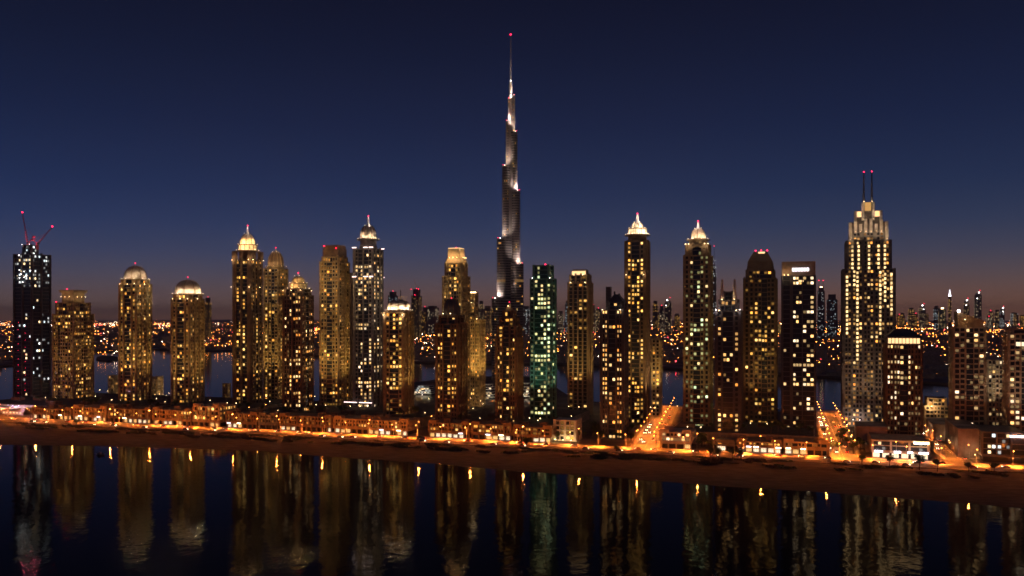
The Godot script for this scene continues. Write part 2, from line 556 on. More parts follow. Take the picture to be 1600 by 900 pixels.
func dusk_sky() -> ImageTexture:
	# elevation in degrees, colour (sRGB 0..255)
	var stops := [
		[0.0, Color(120, 88, 74)], [0.7, Color(113, 86, 78)], [1.6, Color(100, 81, 82)], [2.6, Color(83, 76, 88)], [3.9, Color(64, 68, 92)],
		[5.6, Color(47, 58, 89)], [8.0, Color(34, 47, 80)], [12.0, Color(25, 35, 65)], [16.0, Color(20, 27, 52)], [19.6, Color(17, 21, 42)],
		[35.0, Color(15, 18, 36)], [90.0, Color(11, 13, 28)]]
	# the afterglow is a little warmer to the left (west) than to the right
	var im := Image.create(128, 1024, false, Image.FORMAT_RGBAF)
	for y in 1024:
		var el := 90.0 - (y + 0.5) / 1024.0 * 180.0
		var c: Color = stops[0][1]
		if el > 0:
			for k in stops.size() - 1:
				if el >= stops[k][0] and el <= stops[k + 1][0]:
					var f: float = (el - stops[k][0]) / (stops[k + 1][0] - stops[k][0])
					c = (stops[k][1] as Color).lerp(stops[k + 1][1], f)
		var share := 1.0 - smoothstep(1.0, 16.0, el)
		for x in 128:
			var az := (x + 0.5) / 128.0 * TAU - PI
			var w := sin(-(az + YAW)) * share
			var q := Color(c.r * (1.0 + 0.16 * w), c.g * (1.0 + 0.03 * w), c.b * (1.0 - 0.12 * w))
			im.set_pixel(x, y, Color(q.r / 255.0, q.g / 255.0, q.b / 255.0).srgb_to_linear())
	return ImageTexture.create_from_image(im)

# ------------------------------------------------------------------ ground, water, roads
const NEAR_BANK := [[-500, 640], [-150, 632], [0, 630], [150, 628], [250, 631], [340, 629], [480, 630], [590, 618], [640, 598], [720, 588], [830, 588], [870, 606], [900, 626], [1040, 634], [1160, 640], [1290, 645], [1460, 655], [1600, 662], [1800, 672], [2200, 690]]
const FAR_BANK := [[-500, 566], [-100, 572], [0, 570], [60, 562], [150, 548], [250, 545], [340, 547], [560, 557], [660, 565], [900, 568], [1040, 574], [1290, 587], [1460, 597], [1600, 606], [1800, 615], [2200, 630]]

func bank_row(bank: Array, px: float) -> float:
	for k in bank.size() - 1:
		if px <= bank[k + 1][0] or k == bank.size() - 2:
			return lerpf(bank[k][1], bank[k + 1][1], (px - bank[k][0]) / float(bank[k + 1][0] - bank[k][0]))
	return 600.0

func sheet(called: String, pts: Array, y: float, m: Material, kind := "structure") -> void:   # pts: (s, t) corners
	var mb := MB.new()
	var poly := PackedVector2Array()
	for p in pts: poly.append(Vector2(p.x, -p.y))
	var ids := Geometry2D.triangulate_polygon(poly)
	for j in range(0, ids.size(), 3):
		var q := []
		for k in 3: q.append(Vector3(poly[ids[j + k]].x, y, poly[ids[j + k]].y))
		mb.tri(q[0], q[1], q[2], Vector3.UP)
	put(called, mb, m, self, kind)

func strip(a: Vector2, b: Vector2, half: float) -> Array:
	var d := (b - a).normalized()
	var w := Vector2(-d.y, d.x) * half
	return [a - w, b - w, b + w, a + w]

const STREETS := [[Vector2(-110, 613), Vector2(-137, 903), 7.5], [Vector2(20, 613), Vector2(12, 903), 8.5], [Vector2(91, 613), Vector2(80, 860), 7.0], [Vector2(-287, 613), Vector2(-300, 720), 6.0], [Vector2(-475, 613), Vector2(-490, 720), 5.0]]

const WATERLINE := [[-200, 693], [0, 695], [200, 697.5], [400, 704.5], [500, 712], [600, 719.5], [700, 726.5], [800, 735], [900, 743], [1000, 749.5], [1100, 757], [1200, 764.5], [1300, 771], [1400, 778], [1500, 785.5], [1600, 794], [1800, 812]]

func shore_at(s: float) -> float:       # how far inland the water ends
	var last := Vector2.ZERO
	for k in WATERLINE.size():
		var p := on_ground(WATERLINE[k][0], WATERLINE[k][1], 0.0)
		if s <= p.x: return p.y if k == 0 else lerpf(last.y, p.y, (s - last.x) / (p.x - last.x))
		last = p
	return last.y

func setting() -> void:
	# water, one sheet under everything
	var wm := mat("night_water", Color(0.006, 0.010, 0.015), 0.06)
	wm.metallic_specular = 0.095
	var wf := FastNoiseLite.new()
	wf.seed = 5; wf.frequency = 0.02; wf.fractal_octaves = 4
	var wt := NoiseTexture2D.new()
	wt.width = 512; wt.height = 512; wt.seamless = true; wt.noise = wf; wt.as_normal_map = true; wt.bump_strength = 4.0
	wm.normal_enabled = true
	wm.normal_texture = wt
	wm.normal_scale = 0.06
	wm.uv1_triplanar = true; wm.uv1_world_triplanar = true
	wm.uv1_scale = Vector3.ONE * 0.012
	var pl := PlaneMesh.new()
	pl.size = Vector2(44000, 44000)
	put_mesh("water", pl, wm, Vector3.ZERO, self, "structure")
	# beach with low dunes
	var fn := FastNoiseLite.new()
	fn.seed = 11; fn.frequency = 0.03; fn.fractal_octaves = 3
	var mb := MB.new()
	var ns := 420
	var nt := 42
	var grid := []
	for a in ns + 1:
		for b in nt + 1:
			var s := -1600.0 + 2700.0 * a / ns
			var t := 466.0 + 136.0 * b / nt
			var shore := shore_at(s) + 0.8 * sin(s * 0.047 + 1.0) + 2.2 * fn.get_noise_2d(s * 1.6, 40.0)
			var f := clampf((t - shore) / (586.0 - shore), -0.1, 1.0)
			var y := 2.75 * pow(maxf(f, 0.0), 0.8) if f > 0 else f * 6.0
			var dune := smoothstep(545, 572, t) * (1.0 - smoothstep(583, 589, t))
			y += dune * (0.5 + 0.9 * fn.get_noise_2d(s * 1.3, t * 2.5)) + 0.12 * fn.get_noise_2d(s * 3.0, t * 5.0) * smoothstep(shore + 6, shore + 20, t)
			if t > 587: y = minf(y, 2.9)
			grid.append(Vector3(s, y, -t))
	mb.v = PackedVector3Array(grid)
	for a in ns + 1:
		for b in nt + 1:
			var at := a * (nt + 1) + b
			var p: Vector3 = grid[mini(a + 1, ns) * (nt + 1) + b] - grid[maxi(a - 1, 0) * (nt + 1) + b]
			var q: Vector3 = grid[a * (nt + 1) + mini(b + 1, nt)] - grid[a * (nt + 1) + maxi(b - 1, 0)]
			mb.n.append(p.cross(q).normalized())
			if a < ns and b < nt:
				mb.i.append_array(PackedInt32Array([at, at + 1, at + nt + 2, at, at + nt + 2, at + nt + 1]))
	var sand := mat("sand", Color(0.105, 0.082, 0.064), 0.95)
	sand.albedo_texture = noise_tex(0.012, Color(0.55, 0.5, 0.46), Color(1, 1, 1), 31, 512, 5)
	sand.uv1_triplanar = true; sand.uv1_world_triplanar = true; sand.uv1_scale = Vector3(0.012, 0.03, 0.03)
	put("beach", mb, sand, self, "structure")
	# the built-up land between the shore road and the lagoon
	var land := [Vector2(1100, 589), Vector2(-1600, 589)]
	var far_edge := []
	for b in NEAR_BANK:
		if b[0] > -400 and b[0] < 2000: far_edge.append(on_ground(b[0], b[1]))
	land.append(Vector2(-1600, far_edge[0].y))
	land.append_array(far_edge)
	land.append(Vector2(1100, far_edge[-1].y))
	var poly := PackedVector2Array()
	for p in land: poly.append(Vector2(p.x, -p.y))
	var g := MB.new()
	g.prism(poly, -1.0, GROUND)
	put("ground", g, M.earth, self, "structure")
	# shore road, its pavements and markings
	sheet("road", [Vector2(-1500, 592.5), Vector2(1000, 592.5), Vector2(1000, 612.5), Vector2(-1500, 612.5)], GROUND + 0.012, M.asphalt)
	for k in STREETS.size():
		var st: Array = STREETS[k]
		sheet("side_street", strip(st[0], st[1], st[2]), GROUND + 0.008, M.asphalt)
	for k in 3:
		var st2: Array = STREETS[k]
		var dv: Vector2 = ((st2[1] as Vector2) - st2[0]).normalized()
		for sd in [-1.0, 1.0]:
			var off: Vector2 = Vector2(-dv.y, dv.x) * sd * (st2[2] + 1.6)
			var sp := MB.new()
			var quad := PackedVector2Array()
			for c in strip(st2[0] + off + dv * 6.5, st2[1] + off, 1.5): quad.append(Vector2(c.x, -c.y))
			sp.prism(quad, GROUND, GROUND + 0.14)
			put("side_pavement", sp, M.paving, self, "structure")
		var ln := MB.new()
		for j in int((st2[0] as Vector2).distance_to(st2[1]) / 8.0):
			var c0: Vector2 = st2[0] + dv * (8.0 + j * 8.0)
			var qs := strip(c0, c0 + dv * 3.5, 0.1)
			ln.quad(Vector3(qs[0].x, GROUND + 0.015, -qs[0].y), Vector3(qs[1].x, GROUND + 0.015, -qs[1].y), Vector3(qs[2].x, GROUND + 0.015, -qs[2].y), Vector3(qs[3].x, GROUND + 0.015, -qs[3].y), Vector3.UP)
		put("lane_marking", ln, M.paint, self, "structure")
	sheet("lagoon_road", [Vector2(-480, 905), Vector2(260, 905), Vector2(260, 917), Vector2(-480, 917)], GROUND + 0.012, M.asphalt)
	var lines := MB.new()
	for s in range(-900, 400, 8):
		for t in [597.5, 607.5]:
			lines.quad(Vector3(s, GROUND + 0.018, -t - 0.09), Vector3(s + 3.5, GROUND + 0.018, -t - 0.09), Vector3(s + 3.5, GROUND + 0.018, -t + 0.09), Vector3(s, GROUND + 0.018, -t + 0.09), Vector3.UP)
	put("lane_marking", lines, M.paint, self, "structure")
	var island := MB.new()
	island.box(Vector3(-300, GROUND + 0.08, -602.5), Vector3(1400, 0.16, 1.0))
	put("median_kerb", island, M.paving, self, "structure")
	var starts := [-1500.0, -480.6, -293.6, -119.6, 9.6, 83.6]
	var ends := [-481.0, -294.0, -120.0, 9.0, 83.0, 700.0]
	var offs := [0.0, 11.0, 14.0, 20.0, 23.0, 15.5]
	for k in 6:
		var pv := MB.new()
		var x0: float = starts[k] + offs[k]
		pv.box(Vector3((x0 + ends[k]) / 2, GROUND + 0.07, -615.8), Vector3(ends[k] - x0, 0.14, 6.0))
		put("pavement", pv, M.paving, self, "structure")
	var pv2 := MB.new()
	pv2.box(Vector3(-250, GROUND + 0.06, -591.0), Vector3(2300, 0.16, 2.8))
	put("promenade", pv2, M.paving, self, "structure")
	# far land to the horizon and the islands in the lagoon
	var fl := []
	for b in FAR_BANK: fl.append(on_ground(b[0], b[1]))
	var p0: Vector2 = fl[0]
	var p1: Vector2 = fl[-1]
	fl.append(p1 + Vector2(9000, -900))
	fl.append(p1 + Vector2(9000, 19000))
	fl.append(p0 + Vector2(-12000, 18000))
	fl.append(p0 + Vector2(-12000, 900))
	var fp := PackedVector2Array()
	for p in fl: fp.append(Vector2(p.x, -p.y))
	var fm := MB.new()
	fm.prism(fp, -1.0, GROUND)
	put("far_land", fm, M.desert, self, "structure")
	for isl in [[150, 186, 555, 563], [-60, 42, 560, 571]]:
		var pts := PackedVector2Array()
		for k in 16:
			var a := TAU * k / 16
			var w := on_ground(lerpf(isl[0], isl[1], 0.5 + 0.5 * cos(a)), lerpf(isl[2], isl[3], 0.5 + 0.5 * sin(a)))
			pts.append(Vector2(w.x, -w.y))
		var im := MB.new()
		im.prism(pts, -1.0, 2.4)
		put("island", im, M.earth, self, "structure")

# ------------------------------------------------------------------ the towers
func all_towers() -> void:
	var T: Tower
	var hw: float
	var w2: float

	# construction tower, far left
	T = start("glass_tower", "dark blue glass tower under construction with two red cranes on its roof", 50.5, 735, {"wall": M.dark, "glass": M.blue_glass, "band": M.dark, "tint": "white", "p": 0.075, "dim": 0.03, "fh": 3.8, "cap": 70})
	hw = half_of(T, 59.0)
	var yt := height_at(399, T.d)
	tier(T, hw, hw, GROUND, height_at(450, T.d), "s0.6 g5 r0.5 g5 s0.6", "s0.6 g4 r0.5 g4 s0.6")
	T.p = 0.12; T.dimp = 0.4
	tier(T, hw, hw, height_at(450, T.d), yt, "s0.6 g5 r0.5 g5 s0.6", "s0.6 g4 r0.5 g4 s0.6")
	w2 = hw * 0.42
	tier(T, w2, w2, yt, height_at(384, T.d), "s1 g4 s1", "s1 g4 s1", Vector3(-1.5, 0, 1))
	for a in [-0.2, 0.5, 0.9]: bulb(T, Vector3(a * hw, height_at(432, T.d), hw + 4.0), Color(0.6, 0.95, 1.0), 14.0, M.lamp_dim)  # teal lamps added in the air to light the top floor slabs
	for k in 9: put_mesh("work_lamp", ball(0.35), M.lamp_white, Vector3(rng.randf_range(-0.4, 0.95) * hw, lerpf(height_at(446, T.d), yt, rng.randf()), hw + 0.4), T.root)
	for k in 22:
		put_mesh("hoist_lamp", ball(0.2), M.beacon, Vector3(-hw * 0.35 if k % 2 else hw * 0.42, lerpf(GROUND + 6, height_at(500, T.d), k / 22.0 + rng.randf() * 0.02), hw + 1.2), T.root)
	for sx in [-1.0, 1.0]: bulb(T, Vector3(-1.5 + sx * 5.0, height_at(382.5, T.d), w2 + 2.0), Color(0.85, 1, 1), 14.0, M.lamp_white)
	finish(T)
	crane("luffing crane on the glass tower with its long red jib leaning left", T, Vector3(-6, height_at(386, T.d), 0), Vector3(-16, height_at(331.5, T.d), -2), Vector3(2, height_at(370, T.d), 0))
	crane("luffing crane on the glass tower with its shorter red jib leaning right", T, Vector3(5, height_at(387, T.d), -2), Vector3(21, height_at(355, T.d), -6), Vector3(1, height_at(375, T.d), 0))

	T = start("apartment_tower", "ochre tower with a wide flat lit cap beside the dark glass tower", 114.5, 725, {"p": 0.17, "dim": 0.36})
	hw = half_of(T, 65.0)
	tier(T, hw, hw, GROUND, height_at(492, T.d), "s0.7 p4 g2 p4 b3 p4 s0.7", "s0.7 p4 b3 p4 s0.7")
	tier(T, hw * 0.84, hw * 0.84, height_at(492, T.d), height_at(474, T.d), "s0.7 p4 g3 p4 s0.7", "s0.7 p4 g3 p4 s0.7")
	w2 = hw * 0.6
	T.wall.obox(Vector3.ZERO, Vector3.RIGHT, Vector3.BACK, -w2 * 0.9, w2 * 0.9, height_at(474, T.d), height_at(457, T.d), -w2 * 0.9, w2 * 0.9)
	T.wall.obox(Vector3.ZERO, Vector3.RIGHT, Vector3.BACK, -w2 * 1.08, w2 * 1.08, height_at(457.5, T.d), height_at(455.0, T.d), -w2 * 1.08, w2 * 1.08, true)
	T.wall.obox(Vector3.ZERO, Vector3.RIGHT, Vector3.BACK, -w2 * 1.16, w2 * 1.16, height_at(455.1, T.d), height_at(453.5, T.d), -w2 * 1.16, w2 * 1.16, true)
	for a in [-0.7, -0.1, 0.6]:
		bulb(T, Vector3(w2 * a, height_at(464, T.d), w2 + 2.0), WARM, 22.0)
		bulb(T, Vector3(w2 + 2.0, height_at(464, T.d), w2 * a), WARM, 14.0)
	beacon(T, Vector3(0, height_at(452, T.d), w2))
	beacon(T, Vector3(-hw * 0.84, height_at(472, T.d), hw * 0.8))
	uplights(T, hw, hw, 1530, GOLD, 130)
	finish(T)

	# the two towers with white lit domes on the left
	domed_pair(211.5, 53.0, 437.0, 416.0, 34.0, "ochre tower with a white lit dome, taller of the two on the left")
	domed_pair(293.5, 53.0, 460.0, 438.0, 40.0, "ochre tower with a low white lit dome and lit shoulder turrets")

	# tall tower with the bright pointed dome
	T = start("apartment_tower", "tall dark tower with a bright cream pointed dome of two tiers", 387.0, 735, {"wall": M.brown, "p": 0.15, "dim": 0.2, "tint": "warm", "run": 0.1})
	hw = half_of(T, 46.5)
	var y5 := height_at(490, T.d)
	tier(T, hw, hw, GROUND, height_at(408, T.d), "s1.2 w1 g3 r1 g3 w1 s1.2", "s1 p3 r0.6 g2 r0.6 p3 s1")
	tier(T, hw * 1.12, hw * 0.8, GROUND, y5, "s0.8 p5 g3 r1 g3 p5 s0.8", "s0.8 p4 g2 p4 s0.8")
	T.wall.lathe(Vector3.ZERO, [Vector2(hw * 0.82, height_at(408, T.d)), Vector2(hw * 0.82, height_at(392, T.d))], 24)
	dome(T, hw * 0.86, height_at(391, T.d), height_at(382, T.d), 16.0, 12, 0.35, null, 12, WARM, hw * 0.66)
	dome(T, hw * 0.70, height_at(381.5, T.d), height_at(365, T.d), 24.0, 8, 0.95, null, 10, WARM)
	spire(T, 1.0, height_at(365.5, T.d), height_at(353.5, T.d), 8.0)
	for a in [[-1, 1], [1, 1], [1, -1]]:
		var cc := Vector3(a[0] * hw * 0.86, 0, a[1] * hw * 0.86)
		T.wall.obox(cc, Vector3.RIGHT, Vector3.BACK, -2.0, 2.0, height_at(409, T.d), height_at(393, T.d), -2.0, 2.0, true)
		bulb(T, cc + Vector3(0.8 * a[0], height_at(407, T.d), 3.6), WARM, 26.0)
		bulb(T, cc + Vector3(3.6, height_at(407, T.d), 0), WARM, 20.0)
		bulb(T, cc + Vector3(1.5 * a[0], height_at(449, T.d), 3.5), WARM, 22.0)
	uplights(T, hw, hw, 1190, GOLD, 150)
	finish(T)

	T = start("apartment_tower", "ochre tower with a ribbed dome partly behind the pointed dome tower", 431.0, 805, {"p": 0.14, "dim": 0.42})
	hw = half_of(T, 38.0)
	tier(T, hw, hw, GROUND, height_at(421, T.d), "s1 p3 r0.6 p3 g3 p3 s1", "s0.7 p3 b3 p3 b3 p3 s0.7")
	T.wall.lathe(Vector3.ZERO, [Vector2(hw * 0.92, height_at(421, T.d)), Vector2(hw * 0.92, height_at(416, T.d))], 20)
	dome(T, hw * 0.92, height_at(416, T.d), height_at(393, T.d), 5.0, 12, 0.75, M.brown, 8, WARM)
	for k in 10:
		var a := TAU * (k + 0.5) / 10
		bulb(T, Vector3(cos(a) * hw * 0.68, height_at(401.5, T.d), sin(a) * hw * 0.68), WARM, 5.0)
	spire(T, 0.9, height_at(394, T.d), height_at(388, T.d), 5.0)
	uplights(T, hw, hw, 4420, GOLD, 140)
	finish(T)

	T = start("apartment_tower", "dark brown tower with a glowing tiered dome in front of the ribbed dome tower", 466.0, 690, {"wall": M.brown, "p": 0.2, "dim": 0.2, "tint": "amber"})
	hw = half_of(T, 48.0)
	tier(T, hw, hw, GROUND, height_at(463, T.d), "s1 p4 g2 r0.8 g2 p4 s1", "s1 p4 g4 p4 s1")
	tier(T, hw * 0.84, hw * 0.84, height_at(463, T.d), height_at(452, T.d), "s1 p4 g2 p4 s1", "s1 p4 g2 p4 s1")
	dome(T, hw * 0.8, height_at(450, T.d), height_at(442, T.d), 15.0, 10, 0.4, M.ochre, 10, WARM, hw * 0.55)
	dome(T, hw * 0.56, height_at(441.5, T.d), height_at(432, T.d), 9.0, 8, 0.8, M.ochre, 8, WARM)
	spire(T, 0.7, height_at(432, T.d), height_at(427.5, T.d), 3.0)
	for a in [[-1, 1], [1, 1], [0, 1.12], [1, -1]]: bulb(T, Vector3(a[0] * hw * 0.9, height_at(454, T.d), a[1] * hw * 0.95 + 1.2), WARM, 16.0)
	uplights(T, hw, hw, 850, GOLD, 120)
	finish(T)

	T = start("apartment_tower", "broad ochre tower with a dark unlit block and flat slab on top", 523.0, 745, {"p": 0.16, "dim": 0.48})
	hw = half_of(T, 46.5)
	tier(T, hw, hw, GROUND, height_at(411, T.d), "s0.8 p4 g4 p4 r0.8", "s0.8 b3 p3 r0.6 p3 b3 s0.8")
	tier(T, hw * 0.86, hw * 0.86, height_at(411, T.d), height_at(403, T.d), "s0.8 p4 g4 p4 r0.8", "s0.8 p4 r0.6 p4 s0.8")
	w2 = hw * 0.8
	var cap := MB.new()
	cap.box(Vector3(0, (height_at(403, T.d) + height_at(389, T.d)) / 2, 0), Vector3(w2 * 2, height_at(389, T.d) - height_at(403, T.d), w2 * 2))
	cap.box(Vector3(0, height_at(387.6, T.d), 0), Vector3(w2 * 1.86, 2.0, w2 * 1.86))
	cap.box(Vector3(-w2 * 0.1, height_at(385.2, T.d), 0), Vector3(w2 * 2.1, 1.6, w2 * 1.7))
	put("roof_block", cap, M.brown, T.root)
	for a in [-0.8, 0.75]: beacon(T, Vector3(a * w2, height_at(385 if a < 0 else 389, T.d), w2))
	uplights(T, hw, hw, 7140, GOLD, 150)
	finish(T)

	T = start("apartment_tower", "grey stone tower with a glass dome and tall white lit spire", 575.5, 745, {"wall": M.slate, "tint": "pale", "p": 0.2, "dim": 0.16, "run": 0.25, "cap": 100})
	hw = half_of(T, 46.5)
	tier(T, hw, hw, GROUND, height_at(391, T.d), "s1 p2 g3 s0.8 g3 p2 s1", "s1 g2 r0.8 g3 r0.8 g2 s1")
	T.wall.lathe(Vector3.ZERO, [Vector2(hw * 0.80, height_at(391, T.d)), Vector2(hw * 0.80, height_at(385, T.d)), Vector2(hw * 0.74, height_at(384, T.d)), Vector2(hw * 0.74, height_at(374, T.d))], 24)
	dome(T, hw * 0.74, height_at(373, T.d), height_at(352.5, T.d), 9.0, 14, 0.85, null, 12, PALE, 1.6)
	spire(T, 1.2, height_at(353, T.d), height_at(338.5, T.d), 16.0)
	for yy in [388.0, 433.0]:
		for a in [[-1, 1], [0.35, 1], [1, 1], [1, -1]]:
			put_mesh("lamp_bar", box_of(Vector3(4.2, 0.8, 0.5)), M.lamp_bar, Vector3(a[0] * (hw - 1.5), height_at(yy, T.d), a[1] * (hw + 1.2)), T.root)
			omni(Vector3(a[0] * (hw - 1.5), height_at(yy, T.d) + 0.9, a[1] * (hw + 2.4)), Color(1, 0.8, 0.75), 3.0, T.root)
	for a in [-0.7, 0.4]:
		put_mesh("lamp_bar", box_of(Vector3(13.0, 0.6, 0.5)), M.lamp_bar, Vector3(a * hw * 1.4, 15.5, hw + 6.0), T.root)
	uplights(T, hw, hw, 700, Color(1.0, 0.74, 0.55), 150)
	finish(T)

	T = start("slab_block", "plain unlit slab block showing behind the grey spire tower", 546.0, 860, {"wall": M.brown, "p": 0.04, "dim": 0.12})
	hw = half_of(T, 22.0)
	tier(T, hw, hw, GROUND, height_at(428, T.d), "s1 p6 s1", "s1 p6 s1")
	beacon(T, Vector3(0, height_at(426, T.d), hw))
	finish(T)

	T = start("apartment_tower", "shorter dark tower with a wide low cream hipped dome", 623.0, 690, {"p": 0.17, "dim": 0.3})
	hw = half_of(T, 47.0)
	tier(T, hw, hw, GROUND, height_at(489, T.d), "s1.2 p2 g5 p2 s1.2", "s0.8 p3 r0.6 p3 r0.6 p3 s0.8")
	dome(T, hw * 0.98, height_at(484, T.d), height_at(470, T.d), 18.0, 8, 0.8, null, 10, PALE, 4.0)
	for a in [[-1, 1], [1, 1], [1, -1]]: bulb(T, Vector3(a[0] * hw * 0.92, height_at(492, T.d), a[1] * (hw + 2.0)), PALE, 26.0)
	uplights(T, hw, hw, 2040, GOLD, 110)
	finish(T)

	T = start("apartment_tower", "tapering ochre tower with a brightly lit square crown left of the tallest skyscraper", 713.0, 805, {"p": 0.15, "dim": 0.42})
	hw = half_of(T, 43.0)
	tier(T, hw, hw, GROUND, height_at(433, T.d), "s0.9 p3 r0.6 p3 g2 p3 s0.9", "s0.7 b3 p3 r0.6 p3 b3 s0.7")
	tier(T, hw * 0.82, hw * 0.82, height_at(433, T.d), height_at(413, T.d), "s0.9 p3 g3 p3 s0.9", "s0.7 p3 r0.6 p3 s0.7")
	T.wall.taper(Vector3.ZERO, hw * 0.82, hw * 0.82, height_at(412.5, T.d), hw * 0.70, hw * 0.70, height_at(404, T.d))
	T.wall.taper(Vector3.ZERO, hw * 0.66, hw * 0.66, height_at(404, T.d), hw * 0.58, hw * 0.58, height_at(389, T.d))
	for k in 3:
		for f in [[Vector3.RIGHT, Vector3.BACK], [Vector3.FORWARD, Vector3.RIGHT]]:
			var q: Vector3 = f[0] * (k - 1) * hw * 0.36 + f[1] * hw * 0.66
			put_mesh("lit_crown_panel", box_of(Vector3(5.0, 7.0, 0.3) if f[1] == Vector3.BACK else Vector3(0.3, 7.0, 5.0)), M.crown_panel, q + Vector3(0, height_at(393.5, T.d), 0) - f[1] * 1.2, T.root)
			bulb(T, q + Vector3(0, height_at(403, T.d), 0) + f[1] * 1.8, WARM, 60.0)
	beacon(T, Vector3(0, height_at(387, T.d), 0))
	uplights(T, hw, hw, 5100, GOLD, 150)
	finish(T)

	T = start("apartment_tower", "dark tower with an unlit bullet dome in front of the lit square crown tower", 705.5, 668, {"wall": M.brown, "p": 0.19, "dim": 0.2})
	hw = half_of(T, 49.0)
	tier(T, hw, hw, GROUND, height_at(507, T.d), "s1 p3 s0.6 g4 s0.6 p3 s1", "s0.8 p3 r0.5 p3 r0.5 p3 s0.8")
	tier(T, hw * 0.8, hw * 0.8, height_at(507, T.d), height_at(494, T.d), "s1 g3 s1 g3 s1", "s1 g3 s1 g3 s1")
	dome(T, hw * 0.74, height_at(494, T.d), height_at(467, T.d), 0.0, 10, 0.7, M.dark, 0)
	for a in [-0.35, 0.3]: bulb(T, Vector3(a * hw, height_at(490, T.d), hw * 0.8 + 1.6), WARM, 5.0)
	beacon(T, Vector3(0, height_at(466, T.d), 0), 0.5)
	uplights(T, hw, hw, 850, GOLD, 110)
	finish(T)

	T = start("apartment_tower", "yellow lit ochre tower with a small corner turret behind the bullet dome tower", 742.5, 850, {"p": 0.13, "dim": 0.5})
	hw = half_of(T, 31.0)
	tier(T, hw, hw, GROUND, height_at(500, T.d), "s0.7 p3 r0.6 p3 r0.6 p3 s0.7", "s0.7 p3 b3 p3 s0.7")
	tier(T, hw * 0.45, hw * 0.5, height_at(500, T.d), height_at(458, T.d), "s1 p3 s1", "s1 p3 s1", Vector3(-2, 0, 0))
	put_mesh("lamp_bar", box_of(Vector3(9.0, 0.6, 0.4)), M.lamp_warm, Vector3(-2, height_at(457, T.d), hw * 0.5 + 0.6), T.root)
	bulb(T, Vector3(-2, height_at(473, T.d), hw * 0.5 + 2.4), PALE, 24.0)
	bulb(T, Vector3(hw * 0.7, height_at(498, T.d), hw + 2.0), WARM, 8.0)
	uplights(T, hw, hw, 8840, GOLD, 120)
	finish(T)

	supertall()

	T = start("apartment_tower", "brown tower rising to a pointed tapering top in front of the tallest skyscraper", 796.0, 668, {"wall": M.brown, "p": 0.17, "dim": 0.24, "tint": "warm"})
	hw = half_of(T, 42.5)
	tier(T, hw, hw, GROUND, height_at(528, T.d), "s1 p3 r0.6 g4 r0.6 p3 s1", "s0.8 p3 r0.5 p3 r0.5 p3 s0.8")
	tier(T, hw * 0.9, hw * 0.9, height_at(528, T.d), height_at(510, T.d), "s1 p3 r0.6 g4 r0.6 p3 s1", "s0.8 p3 r0.5 p3 s0.8")
	tier(T, hw * 0.72, hw * 0.72, height_at(510, T.d), height_at(497, T.d), "s1 p3 g3 p3 s1", "s0.8 p3 g3 p3 s0.8")
	tier(T, hw * 0.5, hw * 0.5, height_at(497, T.d), height_at(487, T.d), "s1 p3 s1", "s1 p3 s1")
	T.wall.taper(Vector3.ZERO, hw * 0.4, hw * 0.4, height_at(487, T.d), 0.6, 0.6, height_at(474, T.d))
	bulb(T, Vector3(0, height_at(478, T.d), hw * 0.36), WARM, 7.0)
	beacon(T, Vector3(0, height_at(472, T.d), 0), 0.5)
	uplights(T, hw, hw, 850, GOLD, 100)
	finish(T)

	T = start("green_glass_tower", "green glass tower with white lit floors and a notched roof", 849.0, 705, {"wall": M.green, "glass": M.green_glass, "band": M.green, "tint": "green", "p": 0.24, "dim": 0.3, "run": 0.02, "cap": 100})
	hw = half_of(T, 42.0)
	tier(T, hw, hw, GROUND, height_at(437, T.d), "p2 s0.4 g6 s0.4 p2", "p2 s0.4 g5 s0.4 p2")
	T.p = 0.08
	tier(T, hw * 0.76, hw * 0.76, height_at(437, T.d), height_at(416, T.d), "s0.6 g6 s0.6", "s0.6 g6 s0.6")
	beacon(T, Vector3(hw * 0.4, height_at(414, T.d), hw * 0.7))
	bulb(T, Vector3(-hw * 0.8, height_at(435, T.d), hw * 0.9), Color(0.4, 1, 0.8), 12.0, M.lamp_white)
	bulb(T, Vector3(hw * 0.85, height_at(435, T.d), hw * 0.8), Color(0.8, 1, 0.5), 10.0, M.lamp_white)
	uplights(T, hw, hw, 1500, Color(0.6, 1.0, 0.75), 110)
	finish(T)

	T = start("apartment_tower", "slim ochre tower with one glowing rectangular crown window", 907.0, 805, {"wall": M.beige, "p": 0.1, "dim": 0.34, "tint": "warm"})
	hw = half_of(T, 39.0)
	tier(T, hw, hw, GROUND, height_at(443, T.d), "s0.7 g2 r0.7 g2 r0.7 g2 r0.7 g2 s0.7", "s0.7 p3 r0.7 p3 s0.7")
	tier(T, hw * 0.86, hw * 0.86, height_at(443, T.d), height_at(431, T.d), "s0.7 g2 r0.7 g2 r0.7 g2 s0.7", "s0.7 p3 r0.7 p3 s0.7")
	T.wall.obox(Vector3.ZERO, Vector3.RIGHT, Vector3.BACK, -hw * 0.64, hw * 0.64, height_at(431, T.d), height_at(421.5, T.d), -hw * 0.64, hw * 0.64)
	put_mesh("lit_crown_panel", box_of(Vector3(13.0, 3.4, 0.3)), M.crown_panel, Vector3(0, height_at(427, T.d), hw * 0.64 + 0.2), T.root)
	for a in [-0.8, 0.8]:
		bulb(T, Vector3(a * hw * 0.9, height_at(442, T.d), hw * 0.86 + 1.8), WARM, 20.0)
		bulb(T, Vector3(a * hw * 0.55, height_at(430, T.d), hw * 0.64 + 1.8), WARM, 22.0)
	beacon(T, Vector3(hw * 0.9, height_at(433, T.d), 0))
	uplights(T, hw, hw, 3060, GOLD, 140)
	finish(T)

	T = start("apartment_tower", "near black tower with a peaked roof and a slab chimney beside the street", 960.0, 662, {"wall": M.dark, "p": 0.2, "dim": 0.05, "tint": "amber", "run": 0.12})
	hw = half_of(T, 43.0)
